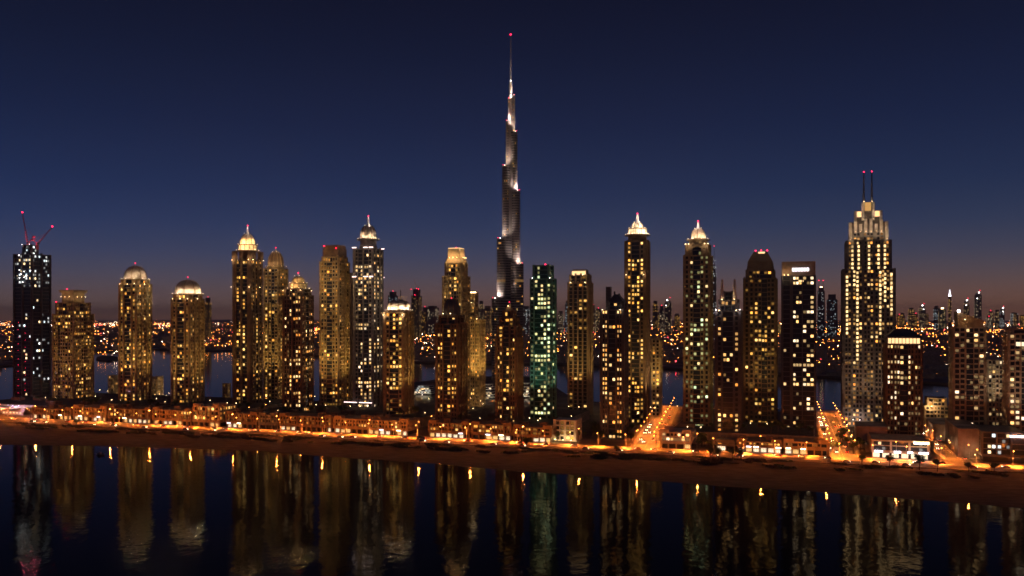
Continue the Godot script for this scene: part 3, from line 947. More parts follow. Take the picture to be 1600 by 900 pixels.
	tier(T, hw, hw, GROUND, height_at(485, T.d), "s1 p3 s0.8 g4 s0.8 p3 s1", "s0.8 p3 s0.5 p3 s0.8")
	tier(T, hw * 0.72, hw * 0.72, height_at(485, T.d), height_at(473, T.d), "s1 g4 s1", "s1 g4 s1", Vector3(2, 0, 0))
	var pk := MB.new()
	pk.taper(Vector3(2, 0, 0), hw * 0.74, hw * 0.74, height_at(473, T.d), 1.5, 3.0, height_at(460, T.d))
	for sx in [-1.8, 1.8]: pk.obox(Vector3(2.0 + sx, 0, 0), Vector3.RIGHT, Vector3.BACK, -0.6, 0.6, height_at(462, T.d), height_at(455 + (sx + 2), T.d), -0.6, 0.6, true)
	put("roof", pk, M.dark, T.root)
	T.wall.obox(Vector3(-hw * 0.55, 0, -2), Vector3.RIGHT, Vector3.BACK, -1.8, 1.8, height_at(486, T.d), height_at(448, T.d), -2.2, 2.2, true)
	for a in [-0.8, 0.75]: bulb(T, Vector3(a * hw, height_at(484, T.d), hw + 1.5), PALE, 7.0)
	finish(T)

	T = start("apartment_tower", "tall brown tower with a white lit dome and spire left of the bright street", 996.0, 765, {"wall": M.brown, "p": 0.12, "dim": 0.2, "tint": "warm", "run": 0.3})
	hw = half_of(T, 39.0)
	tier(T, hw, hw, GROUND, height_at(379, T.d), "s0.8 w1 p2 r0.6 g5 r0.6 p2 w1 s0.8", "s0.8 p3 r0.5 p3 s0.8")
	T.wall.lathe(Vector3.ZERO, [Vector2(hw * 0.96, height_at(379, T.d)), Vector2(hw * 0.96, height_at(376, T.d)), Vector2(hw * 0.88, height_at(375, T.d)), Vector2(hw * 0.88, height_at(367, T.d))], 24)
	dome(T, hw * 0.86, height_at(366, T.d), height_at(357, T.d), 20.0, 10, 0.45, null, 12, PALE, hw * 0.6)
	dome(T, hw * 0.55, height_at(356, T.d), height_at(347.5, T.d), 14.0, 8, 0.8, null, 8, PALE)
	spire(T, 1.2, height_at(348, T.d), height_at(335, T.d), 20.0)
	for a in [-0.85, 0.8]: bulb(T, Vector3(a * hw, height_at(430, T.d), hw + 1.8), WARM, 14.0)
	uplights(T, hw, hw, 1700, GOLD, 150)
	spot(Vector3(hw + 10, 16, hw + 6), Vector3(hw, 80, 0), WARM, 2600, 30, T.root)
	finish(T)

	T = start("apartment_block", "lower beige block tucked behind the street corner right of the brown dome tower", 1026.0, 815, {"wall": M.beige, "p": 0.2, "dim": 0.3})
	hw = half_of(T, 16.0, 1.4)
	tier(T, hw, hw * 1.4, GROUND, height_at(531, T.d), "s0.8 p3 s0.8 p3 s0.8", "s0.8 p3 b3 p3 s0.8")
	uplights(T, hw, hw * 1.4, 2040, GOLD, 80)
	finish(T)

	T = start("apartment_tower", "tall olive tower with a white half dome over a dark arch right of the street", 1091.0, 690, {"wall": M.ochre, "p": 0.15, "dim": 0.28, "tint": "green", "run": 0.2})
	hw = half_of(T, 45.0)
	tier(T, hw, hw, GROUND, height_at(401, T.d), "s0.8 p2 r0.7 p2 g4 p2 r0.7 p2 s0.8", "s0.8 p3 b2 p3 s0.8")
	tier(T, hw * 0.86, hw * 0.86, height_at(401, T.d), height_at(384, T.d), "s1 w2 s1 g5 s1 w2 s1", "s1 w2 g4 w2 s1")
	var arch := MB.new()
	for k in 12:
		var a0 := PI * k / 12
		var a1 := PI * (k + 1) / 12
		var rr := hw * 0.42
		var yb := height_at(395, T.d)
		for seg in [[rr, rr + 1.6]]:
			arch.quad(Vector3(cos(a0) * seg[0], yb + sin(a0) * seg[0], hw * 0.86 + 0.7), Vector3(cos(a1) * seg[0], yb + sin(a1) * seg[0], hw * 0.86 + 0.7), Vector3(cos(a1) * seg[1], yb + sin(a1) * seg[1], hw * 0.86 + 0.7), Vector3(cos(a0) * seg[1], yb + sin(a0) * seg[1], hw * 0.86 + 0.7), Vector3.BACK)
	put("arch", arch, M.ochre, T.root)
	T.wall.lathe(Vector3.ZERO, [Vector2(hw * 0.72, height_at(384, T.d)), Vector2(hw * 0.72, height_at(374, T.d))], 24)
	dome(T, hw * 0.58, height_at(373, T.d), height_at(357.5, T.d), 16.0, 6, 0.6, null, 8, PALE)
	spire(T, 1.2, height_at(358, T.d), height_at(347, T.d), 16.0)
	for a in [[-0.86, 1], [-0.62, 1], [0.62, 1], [0.86, 1]]: bulb(T, Vector3(a[0] * hw, height_at(382.5, T.d), hw * 0.86 + 1.6), PALE, 12.0)
	uplights(T, hw, hw, 1200, Color(0.95, 0.8, 0.3), 140)
	finish(T)

	T = start("apartment_tower", "dark tower with twin lit spires and bright lamps on its shoulders", 1139.0, 665, {"wall": M.dark, "p": 0.2, "dim": 0.07, "tint": "amber", "run": 0.1})
	hw = half_of(T, 42.0)
	tier(T, hw, hw, GROUND, height_at(487, T.d), "s1 p2 s0.8 g5 s0.8 p2 s1", "s1 p3 s0.8 p3 s1")
	tier(T, hw * 0.74, hw * 0.74, height_at(487, T.d), height_at(470, T.d), "s1 p2 g3 p2 s1", "s1 p2 g3 p2 s1")
	tier(T, hw * 0.42, hw * 0.42, height_at(470, T.d), height_at(457, T.d), "s1 g3 s1", "s1 g3 s1")
	for a in [-0.5, 0.5]:
		spire(T, 1.3, height_at(470, T.d), height_at(437, T.d), 0.0, Vector3(a * hw, 0, hw * 0.55), false)
		bulb(T, Vector3(a * hw, height_at(468, T.d), hw * 0.55 + 2.4), WARM, 18.0)
		bulb(T, Vector3(a * hw * 1.9, height_at(484, T.d), hw + 1.6), Color(1, 0.85, 0.9), 20.0, M.lamp_white)
		bulb(T, Vector3(a * hw * 1.35, height_at(485, T.d), hw + 1.6), WARM, 16.0)
	finish(T)

	T = start("apartment_tower", "brown tower with a rounded dark top and red roof beacons", 1188.5, 730, {"wall": M.brown, "p": 0.15, "dim": 0.2, "tint": "warm"})
	hw = half_of(T, 52.0)
	tier(T, hw, hw, GROUND, height_at(437, T.d), "r0.6 p2 r0.6 p2 r0.6 p4 g3 p4 s0.8", "s0.8 p4 g2 p4 s0.8")
	tier(T, hw * 0.86, hw * 0.86, height_at(437, T.d), height_at(424, T.d), "s0.8 p4 g4 s0.8", "s0.8 p4 s0.8")
	T.p = 0.0; T.dimp = 0.0
	T.wall.taper(Vector3.ZERO, hw * 0.84, hw * 0.84, height_at(423.5, T.d), hw * 0.76, hw * 0.76, height_at(409, T.d))
	T.wall.taper(Vector3.ZERO, hw * 0.76, hw * 0.76, height_at(409, T.d), hw * 0.42, hw * 0.42, height_at(394, T.d))
	put_mesh("lit_crown_panel", box_of(Vector3(5.0, 1.8, 0.4)), M.crown_panel, Vector3(1, height_at(396, T.d), hw * 0.47), T.root)
	for a in [-0.3, 0.05, 0.42]: beacon(T, Vector3(a * hw, height_at(392, T.d), hw * 0.3))
	uplights(T, hw, hw, 1700, GOLD, 130)
	finish(T)

	T = start("office_tower", "flat topped black tower with a white illuminated sign on a pale crown box", 1248.0, 705, {"wall": M.dark, "glass": M.glass, "p": 0.2, "dim": 0.1, "tint": "pale", "run": 0.14, "cap": 110})
	hw = half_of(T, 52.0)
	tier(T, hw, hw, GROUND, height_at(432, T.d), "s0.6 g3 s1.4 g4 s0.4 g5 s0.6", "s0.8 g5 s0.8", Vector3.ZERO, 0.2)
	var cb := MB.new()
	cb.box(Vector3(0, (height_at(431.5, T.d) + height_at(410, T.d)) / 2, 0), Vector3(hw * 2.02, height_at(410, T.d) - height_at(431.5, T.d), hw * 2.02))
	put("crown_box", cb, M.beige, T.root)
	for k in 6:
		put_mesh("sign_letter", box_of(Vector3(1.5, 2.2, 0.4)), M.sign_white, Vector3(-hw * 0.30 + k * 2.0, height_at(422.5, T.d), hw * 1.01 + 0.3), T.root)
	omni(Vector3(-hw * 0.05, height_at(422.5, T.d), hw * 1.01 + 3.0), Color(0.9, 0.86, 1.0), 2.5, T.root)
	for a in [-0.85, -0.62]: bulb(T, Vector3(a * hw, height_at(430.5, T.d), hw * 1.01 + 1.6), WARM, 17.0)
	put_mesh("lamp_bar", box_of(Vector3(3.5, 1.2, 0.4)), M.crown_panel, Vector3(hw * 0.15, height_at(440, T.d), hw + 0.3), T.root)
	finish(T)

	stepped_tower()

	T = start("apartment_tower", "broad brown tower with a long glowing band under its dark hipped roof", 1410.0, 690, {"wall": M.brown, "p": 0.17, "dim": 0.24, "tint": "pale"})
	hw = half_of(T, 60.0)
	tier(T, hw, hw, GROUND, height_at(538, T.d), "s0.6 p3 s0.4 p3 g4 p3 s0.4 p3 s0.6", "s0.8 p4 g2 p4 s0.8")
	put_mesh("crown_glow_band", box_of(Vector3(hw * 1.8, height_at(528, T.d) - height_at(536, T.d), 0.4)), M.crown_panel, Vector3(0, height_at(532, T.d), hw * 0.92), T.root)  # the lit band, put in as one glowing strip without window panes
	for k in 10: T.wall.obox(Vector3(-hw * 0.9 + k * hw * 0.2, 0, hw * 0.92), Vector3.RIGHT, Vector3.BACK, -0.18, 0.18, height_at(537, T.d), height_at(527, T.d), 0.1, 0.5)
	T.wall.obox(Vector3.ZERO, Vector3.RIGHT, Vector3.BACK, -hw * 0.9, hw * 0.9, height_at(538, T.d), height_at(527, T.d), -hw * 0.9, hw * 0.9)
	var hr := MB.new()
	hr.box(Vector3(0, height_at(526.5, T.d), 0), Vector3(hw * 2.0, 1.2, hw * 2.0))
	hr.taper(Vector3.ZERO, hw * 0.94, hw * 0.94, height_at(525.2, T.d), hw * 0.45, hw * 0.45, height_at(514, T.d))
	put("roof", hr, M.dark, T.root)
	finish(T)

	T = start("apartment_tower", "balconied beige tower with a slanting roof and white lamp at its top corner", 1511.0, 700, {"wall": M.beige, "p": 0.12, "dim": 0.14, "tint": "pale"})
	hw = half_of(T, 57.0)
	tier(T, hw, hw, GROUND, height_at(512, T.d), "s0.6 b3 p3 s0.5 g4 b3 p3 s0.6", "s0.8 p4 b2 p4 s0.8")
	var sl := MB.new()
	sl.prism(PackedVector2Array([Vector2(-hw * 0.7, -hw * 0.8), Vector2(hw * 0.9, -hw * 0.8), Vector2(hw * 0.9, hw * 0.9), Vector2(-hw * 0.7, hw * 0.9)]), height_at(512, T.d), height_at(501, T.d))
	for q in [hw * 0.91, -hw * 0.81]:
		sl.tri(Vector3(-hw * 0.72, height_at(501, T.d), q), Vector3(hw * 0.92, height_at(501, T.d), q), Vector3(-hw * 0.72, height_at(487, T.d), q), Vector3(0, 0, signf(q)))
	sl.quad(Vector3(-hw * 0.72, height_at(487, T.d), -hw * 0.81), Vector3(-hw * 0.72, height_at(487, T.d), hw * 0.91), Vector3(hw * 0.92, height_at(500.8, T.d), hw * 0.91), Vector3(hw * 0.92, height_at(500.8, T.d), -hw * 0.81), Vector3(0.4, 0.9, 0))
	sl.quad(Vector3(-hw * 0.72, height_at(501, T.d), -hw * 0.81), Vector3(-hw * 0.72, height_at(501, T.d), hw * 0.91), Vector3(-hw * 0.72, height_at(487, T.d), hw * 0.91), Vector3(-hw * 0.72, height_at(487, T.d), -hw * 0.81), Vector3.LEFT)
	put("roof", sl, M.ochre, T.root)
	put_mesh("corner_lamp", ball(1.0), M.lamp_white, Vector3(-hw * 0.66, height_at(486, T.d), hw * 0.98), T.root)
	bulb(T, Vector3(-hw * 0.3, height_at(499, T.d), hw * 1.0 + 2), WARM, 10.0)
	uplights(T, hw, hw, 900, PALE, 100)
	finish(T)

	T = start("apartment_block", "pale mid height block between the slanting roof tower and the picture's right edge tower", 1556.0, 770, {"wall": M.beige, "p": 0.06, "dim": 0.3, "tint": "pale"})
	hw = half_of(T, 36.0)
	tier(T, hw, hw, GROUND, height_at(563, T.d), "s0.6 p3 b3 p3 b3 p3 s0.6", "s0.8 p4 b2 p4 s0.8")
	uplights(T, hw, hw, 1600, PALE, 90)
	finish(T)

	T = start("apartment_tower", "grey green balconied tower cut by the right edge of the picture", 1597.0, 680, {"wall": M.beige, "p": 0.16, "dim": 0.16, "tint": "pale"})
	hw = half_of(T, 62.0)
	tier(T, hw, hw, GROUND, height_at(522, T.d), "s0.6 b3 p3 s0.5 g5 b3 p3 s0.6", "s0.8 p4 b2 p4 s0.8")
	tier(T, hw * 0.8, hw * 0.8, height_at(522, T.d), height_at(515, T.d), "s0.6 g5 s0.6", "s0.8 p4 s0.8")
	put_mesh("lit_crown_panel", box_of(Vector3(5.0, 2.6, 0.4)), M.shop_white, Vector3(-hw * 0.3, height_at(537, T.d), hw + 0.1), T.root)
	uplights(T, hw, hw, 1200, PALE, 100)
	finish(T)

	T = start("apartment_block", "tiered beige block with balconies between the glowing band tower and slanting roof tower", 1462.0, 825, {"wall": M.beige, "p": 0.12, "dim": 0.2})
	hw = half_of(T, 44.0)
	tier(T, hw, hw, GROUND, height_at(634, T.d), "s0.6 b4 p3 b4 s0.6", "s0.8 p4 b2 p4 s0.8")
	tier(T, hw * 0.75, hw * 0.8, height_at(634, T.d), height_at(622, T.d), "s0.6 b4 p3 s0.6", "s0.8 p4 b2 p4 s0.8")
	bulb(T, Vector3(-hw * 0.5, 20, hw + 4), WARM, 140.0)
	finish(T)
	T = start("apartment_block", "small mid height block at the lagoon left of the tall white domed tower", 178.0, 830, {"wall": M.beige, "p": 0.1, "dim": 0.25})
	hw = half_of(T, 18.0)
	tier(T, hw, hw, GROUND, height_at(587, T.d), "s0.8 p6 s0.8", "s0.8 p6 s0.8")
	finish(T)
	T = start("apartment_block", "small mid height block at the lagoon right of the tall white domed tower", 246.0, 830, {"wall": M.beige, "p": 0.1, "dim": 0.25})
	hw = half_of(T, 18.0)
	tier(T, hw, hw, GROUND, height_at(589, T.d), "s0.8 p6 s0.8", "s0.8 p6 s0.8")
	finish(T)
	T = start("apartment_block", "narrow side block just left of the pointed dome tower's foot", 354.0, 800, {"wall": M.beige, "p": 0.1, "dim": 0.25})
	hw = half_of(T, 12.0)
	tier(T, hw, hw, GROUND, height_at(600, T.d), "s0.8 p6 s0.8", "s0.8 p6 s0.8")
	finish(T)

func domed_pair(px: float, w: float, y_roof: float, y_top: float, dw: float, label: String) -> void:
	var T := start("apartment_tower", label, px, 725, {"wall": M.ochre, "p": 0.15, "dim": 0.38, "run": 0.05})
	var hw := half_of(T, w - 1.0)
	tier(T, hw, hw, GROUND, height_at(y_roof + 8, T.d), "s1 p2 s0.8 g5 s0.8 p2 s1", "s0.8 p3 r0.6 p3 r0.6 p3 s0.8")
	tier(T, hw * 0.86, hw * 0.86, height_at(y_roof + 8, T.d), height_at(y_roof, T.d), "s1 w2 g4 w2 s1", "s1 w2 g4 w2 s1", Vector3.ZERO, 0.4)
	var r := dw * T.d / FOC * 0.5
	dome(T, r, height_at(y_roof - 1.5, T.d), height_at(y_top, T.d), 17.0, 8, 0.75, null, 10, PALE)
	spire(T, 0.5, height_at(y_top + 0.3, T.d), height_at(y_top - 4, T.d))
	for a in [[-1, 1], [0, 1], [1, 1], [1, 0], [1, -1]]:
		bulb(T, Vector3(a[0] * (hw * 0.80 if absf(a[1]) > 0.5 else hw * 0.86 + 2.0), height_at(y_roof + 7, T.d), a[1] * (hw * 0.86 + 2.0)), WARM, 24.0)
	uplights(T, hw, hw, 2890, GOLD, 130)
	finish(T)

func crane(label: String, T: Tower, base: Vector3, tip: Vector3, tail: Vector3) -> void:
	var o := thing("tower_crane", label, "crane", T.root.position + Vector3(base.x, 0, base.z), "cranes on the unfinished tower")
	var off := Vector3(base.x, 0, base.z)
	var mb := MB.new()
	mb.obox(Vector3.ZERO, Vector3.RIGHT, Vector3.BACK, -0.9, 0.9, base.y - 2.0, base.y + 5.0, -0.9, 0.9, true)
	put("mast", mb, M.red_paint, o)
	var j := MB.new()
	var a := Vector3(0, base.y + 4.0, 0)
	var b := tip - off
	var side := (b - a).cross(Vector3.BACK).normalized() * 0.8
	for q in [side, -side, Vector3(0, 0, 1.0)]: j.tube(a + q, b + q * 0.4, 0.26, 0.2, 5)
	for k in 14:
		var p := a.lerp(b, k / 14.0)
		var q := a.lerp(b, (k + 1) / 14.0)
		j.tube(p + side * (1 if k % 2 else -1), q - side * (1 if k % 2 else -1), 0.14, 0.14, 4)
	put("jib", j, M.red_paint, o)
	var cj := MB.new()
	var c := tail - off
	cj.tube(a, c, 0.5, 0.4, 5)
	cj.box(c, Vector3(2.4, 1.8, 1.8))
	cj.tube(c, b.lerp(a, 0.3), 0.1, 0.1, 4)
	put("counter_jib", cj, M.red_paint, o)
	put_mesh("cab", box_of(Vector3(1.8, 2.0, 1.8)), M.dark, a + Vector3(1.6, 0.4, 0.6), o)
	put_mesh("beacon_lamp", ball(0.8), M.beacon, b + Vector3(0, 0.7, 0), o)
	omni(a + Vector3(0, 3, 6), Color(1.0, 0.12, 0.2), 60.0, o)

func supertall() -> void:
	# the tallest: three stepped wings round a core, floodlit at the setbacks, thin mast on top
	var f := at_depth(798.0, 1290.0)
	var T := Tower.new()
	T.d = 1290.0; T.s = f.x; T.t = f.y
	T.root = thing("tallest_skyscraper", "needle thin supertall skyscraper with stepped wings, the tallest building in view", "skyscraper", Vector3(f.x, 0, -f.y))
	T.tint = "pale"
	var right := Vector3(cos(YAW), 0, -sin(YAW))
	var near := Vector3(sin(YAW), 0, cos(YAW))
	var mpx := T.d / FOC
	var wings := [
		["left", (-right * 0.86 + near * 0.5), [[596, 467, 28], [467, 374, 20], [374, 260, 12.2], [260, 190, 6.8], [190, 155, 3.6]]],
		["right", (right * 0.86 + near * 0.5), [[596, 413, 18.5], [413, 299, 13.5], [299, 207, 9.4], [207, 150, 5.9]]],
		["back", -near, [[596, 440, 22], [440, 335, 16], [335, 230, 10], [230, 170, 6]]],
	]
	var skin := MB.new()
	for wg in wings:
		var d: Vector3 = wg[1].normalized()
		var e := Vector3(-d.z, 0, d.x)
		var wing := MB.new()
		for st in wg[2]:
			var y0 := height_at(st[0], T.d)
			var y1 := height_at(st[1], T.d)
			if st[0] == 596: y0 = GROUND
			var ln: float = st[2] * mpx / 0.866
			var r: float = clampf(ln * 0.42, 2.6, 8.0)
			if ln - r < 0.5: r = ln - 0.5
			var poly := PackedVector2Array()
			poly.append(Vector2(e.x * -r, e.z * -r))
			for k in 13:
				var a := -PI / 2 + PI * k / 12
				var p: Vector3 = d * (ln - r + cos(a) * r) + e * (sin(a) * r)
				poly.append(Vector2(p.x, p.z))
			poly.append(Vector2(e.x * r, e.z * r))
			wing.prism(poly, y0, y1)
			# floor bands and fins standing proud of the skin
			var y := y0 + 3.5
			while y < y1 - 1.0:
				for k in range(0, poly.size() - 1):
					var p := poly[k]
					var q := poly[k + 1]
					if wg[0] == "back": continue
					var m := (p + q) * 0.5
					var nn := Vector3(q.y - p.y, 0, p.x - q.x).normalized()
					if nn.dot(Vector3(m.x, 0, m.y) - d * (ln - r) * 0.9) < 0: nn = -nn
					var c := Vector3(p.x, 0, p.y)
					var ee := Vector3(q.x - p.x, 0, q.y - p.y)
					skin.obox(c, ee, nn, 0.0, 1.0, y, y + 1.8, -0.05, 0.22)
				y += 3.7
			if wg[0] != "back":
				for k in range(1, poly.size() - 1):
					var c := Vector3(poly[k].x, 0, poly[k].y)
					var nn := (c - d * (ln - r)).normalized()
					skin.obox(c, nn.cross(Vector3.UP), nn, -0.16, 0.16, y0, y1 + 0.8, -0.1, 0.42)
			# a few lit windows
			if wg[0] != "back":
				var rows := int((y1 - y0) / 3.7)
				for j in rows:
					for k in range(1, poly.size() - 1):
						if rng.randf() < 0.05:
							var p := poly[k].lerp(poly[k + 1], 0.5) if k + 1 < poly.size() else poly[k]
							var q := Vector3(p.x, 0, p.y)
							var nn := (q - d * (ln - r)).normalized()
							var o := put_mesh("window", box_of(Vector3(1.7, 1.5, 0.1)), win_mats["warm"][(rng.randi() % 3) * 4 + 1 + rng.randi() % 2], q + nn * 0.14 + Vector3(0, y0 + j * 3.7 + 5.9, 0), T.root)
							o.rotation.y = atan2(nn.x, nn.z)
			# the ledge lamps: they throw light up the tier above
			if wg[0] != "back" and st[1] < 596:
				var tip := d * (ln - r * 0.5)
				put_mesh("ledge_lamp", ball(0.5), M.lamp_white, tip + Vector3(0, y1 + 0.9, 0), T.root)
				put_mesh("beacon_lamp", ball(0.5), M.beacon, d * (ln - 0.4) + Vector3(0, y1 + 1.4, 0), T.root)
				for k in [-0.75, 0.0, 0.75]:
					var at := d * (ln - r + cos(k * 1.2) * (r - 1.2)) + e * (sin(k * 1.2) * (r - 0.6)) + near * 1.5 + Vector3(0, y1 + 0.5, 0)
					spot(at, at * Vector3(0.4, 0, 0.4) + Vector3(0, y1 + 24.0, 0), Color(1, 0.74, 0.62), 2000.0, 46.0, T.root)
		put("wing", wing, M.glass, T.root)
	put("facade_bands", skin, M.steel, T.root, "stuff")
	var core := MB.new()
	core.lathe(Vector3.ZERO, [Vector2(9.0, GROUND), Vector2(8.5, height_at(300, T.d)), Vector2(5.5, height_at(215, T.d)), Vector2(3.6, height_at(155, T.d)), Vector2(2.6, height_at(150, T.d)), Vector2(2.3, height_at(128, T.d)), Vector2(1.3, height_at(126, T.d)), Vector2(1.1, height_at(94, T.d)), Vector2(0.8, height_at(92, T.d)), Vector2(0.7, height_at(55, T.d))], 18)
	put("core_and_mast", core, M.steel, T.root)
	beacon(T, Vector3(0, height_at(54, T.d), 0), 1.7)
	for yy in [127.0, 190.0, 150.0]:
		put_mesh("ledge_lamp", ball(0.7), M.lamp_white, near * 3.4 + Vector3(0, height_at(yy, T.d), 0), T.root)
		spot(near * 9.0 + Vector3(0, height_at(yy + 12.0, T.d), 0), Vector3(0, height_at(yy - 20.0, T.d), 0), Color(1, 0.77, 0.66), 1500.0, 24.0, T.root)
	for sx in [-1.0, 1.0]:      # lamps at the foot of the mast that light it to its tip
		var foot_at: Vector3 = near * 4.0 + right * (sx * 2.5) + Vector3(0, height_at(127, T.d), 0)
		spot(foot_at, Vector3(0, height_at(70, T.d), 0), Color(1, 0.8, 0.72), 1600.0, 12.0, T.root)
	put("mechanical_floor_glow", band_ring(T, wings, mpx), win_mats["amber"][0], T.root)  # plain glowing band laid round two wings, not window panes

func band_ring(T: Tower, wings: Array, mpx: float) -> MB:
	var mb := MB.new()
	for wg in wings:
		if wg[0] == "back": continue
		var d: Vector3 = wg[1].normalized()
		var e := Vector3(-d.z, 0, d.x)
		var ln: float = (20.0 if wg[0] == "left" else 18.5) * mpx / 0.866
		var r: float = clampf(ln * 0.42, 2.6, 8.0)
		for k in 12:
			var a0 := -PI / 2 + PI * k / 12
			var a1 := -PI / 2 + PI * (k + 1) / 12
			var p := d * (ln - r + cos(a0) * (r + 0.3)) + e * (sin(a0) * (r + 0.3))
			var q := d * (ln - r + cos(a1) * (r + 0.3)) + e * (sin(a1) * (r + 0.3))
			mb.quad(p + Vector3(0, height_at(441, T.d), 0), q + Vector3(0, height_at(441, T.d), 0), q + Vector3(0, height_at(437, T.d), 0), p + Vector3(0, height_at(437, T.d), 0), (p + q - d * (ln - r) * 2).normalized())
	return mb

func stepped_tower() -> void:
	var T := start("stepped_tower", "great stepped tower with a bright finned crown and twin masts", 1355.5, 810, {"wall": M.slate, "tint": "amber", "p": 0.11, "dim": 0.3, "run": 0.05, "cap": 130})
	var hw := half_of(T, 84.0, 0.8)
	var h := func(y: float) -> float: return height_at(y, T.d)
	tier(T, hw, hw * 0.8, GROUND, h.call(423), "s0.7 p2 s0.5 p3 s0.5 p3 s0.5 p3 s0.5 p2 s0.7", "s0.7 p3 s0.5 p3 s0.7")
	var w2 := hw * 0.86
	tier(T, w2, hw * 0.72, h.call(423), h.call(379), "s0.8 p2 r0.8 p2 r0.8 p3 r0.8 p2 r0.8 p2 s0.8", "s0.8 p3 s0.8 p3 s0.8")
	var w3 := hw * 0.70
	T.p = 0.1
	tier(T, w3, hw * 0.62, h.call(379), h.call(365), "s1 p2 s1 p3 s1 p2 s1", "s1 p3 s1")
	# long columns of lit windows, as stair and lift lobbies have
	for col in [[-0.83, 428, 520], [-0.43, 425, 560], [0.44, 425, 520], [0.62, 425, 470], [0.86, 425, 490], [-0.44, 384, 420], [0.02, 382, 420], [0.44, 382, 420], [0.72, 385, 420], [-0.72, 385, 420]]:
		var y: float = h.call(col[2])
		var zz := (hw * 0.8 if col[1] > 423 else hw * 0.72) + 0.12
		while y < h.call(col[1]):
			put_mesh("window", box_of(Vector3(1.5, 2.0, 0.12)), win_mats["pale"][2 + (1 if rng.randf() < 0.5 else 0)] if rng.randf() < 0.9 else win_mats["pale"][1], Vector3(col[0] * (hw if col[1] > 423 else w2), y, zz + 0.45), T.root)
			y += 3.6
	# the crown
	var cr := MB.new()
	cr.box(Vector3(0, (h.call(365) + h.call(349)) / 2, 0), Vector3(w3 * 1.9, h.call(349) - h.call(365), hw * 1.1))
	var w4 := hw * 0.49
	cr.box(Vector3(0, (h.call(349) + h.call(331)) / 2, 0), Vector3(w4 * 2, h.call(331) - h.call(349), hw * 0.8))
	var w5 := hw * 0.20
	cr.box(Vector3(0, (h.call(331) + h.call(317)) / 2, 0), Vector3(w5 * 2, h.call(317) - h.call(331), hw * 0.5))
	put("crown", cr, M.slate, T.root)
	var fins := [[-0.70, 378, 349, 0.62], [0.70, 378, 349, 0.62], [-0.49, 366, 346, 0.58], [-0.30, 366, 352, 0.57], [-0.10, 366, 344, 0.58], [0.10, 366, 344, 0.58], [0.30, 366, 352, 0.57], [0.49, 366, 346, 0.58], [-0.2, 346, 318, 0.42], [0.2, 346, 318, 0.42], [-0.49, 349, 331, 0.42], [0.49, 349, 331, 0.42]]
	for q in fins:
		var fb := MB.new()
		fb.obox(Vector3(q[0] * hw, 0, q[3] * hw), Vector3.RIGHT, Vector3.BACK, -1.1, 1.1, h.call(q[1]), h.call(q[2]), -3.0, 1.0, true)
		put("fin", fb, M.pale, T.root)
		bulb(T, Vector3(q[0] * hw, h.call(q[1]) + 1.2, q[3] * hw + 2.6), Color(1, 0.70, 0.42), 26.0, M.lamp_dim)
		spot(Vector3(q[0] * hw, h.call(q[1]) + 0.8, q[3] * hw + 3.4), Vector3(q[0] * hw, h.call(q[2]), q[3] * hw + 1.0), Color(1, 0.70, 0.42), 190.0, 14.0, T.root)
	for a in [-0.37, 0.37]:
		put_mesh("lit_crown_panel", box_of(Vector3(4.4, 4.6, 0.3)), M.crown_panel, Vector3(a * hw, h.call(336), hw * 0.41), T.root)
	put_mesh("lit_crown_panel", box_of(Vector3(w5 * 1.2, 9.5, 0.3)), win_mats["amber"][1], Vector3(0, h.call(326), hw * 0.26), T.root)  # glowing panel stands in for the lit wall of the crown
	for a in [-0.155, 0.155]:
		spire(T, 0.9, h.call(331), h.call(270.5), 0.0, Vector3(a * hw, 0, hw * 0.2), true, M.steel)
		bulb(T, Vector3(a * hw, h.call(316), hw * 0.2 + 2.0), PALE, 12.0)
	for a in [-0.85, -0.45, -0.05, 0.3]:
		put_mesh("flood_lamp", ball(0.24), M.lamp_white, Vector3(a * hw, 6.0, hw * 0.8 + 16), T.root)
		spot(Vector3(a * hw, 6.0, hw * 0.8 + 16), Vector3(a * hw, 120, hw * 0.8), Color(1.0, 0.66, 0.40), 700.0, 32.0, T.root)
	for a in [-0.6, -0.35]:
		bulb(T, Vector3(a * hw, 9.0, hw * 0.8 + 5), Color(1.0, 0.7, 0.55), 60.0, M.lamp_white)
	finish(T)

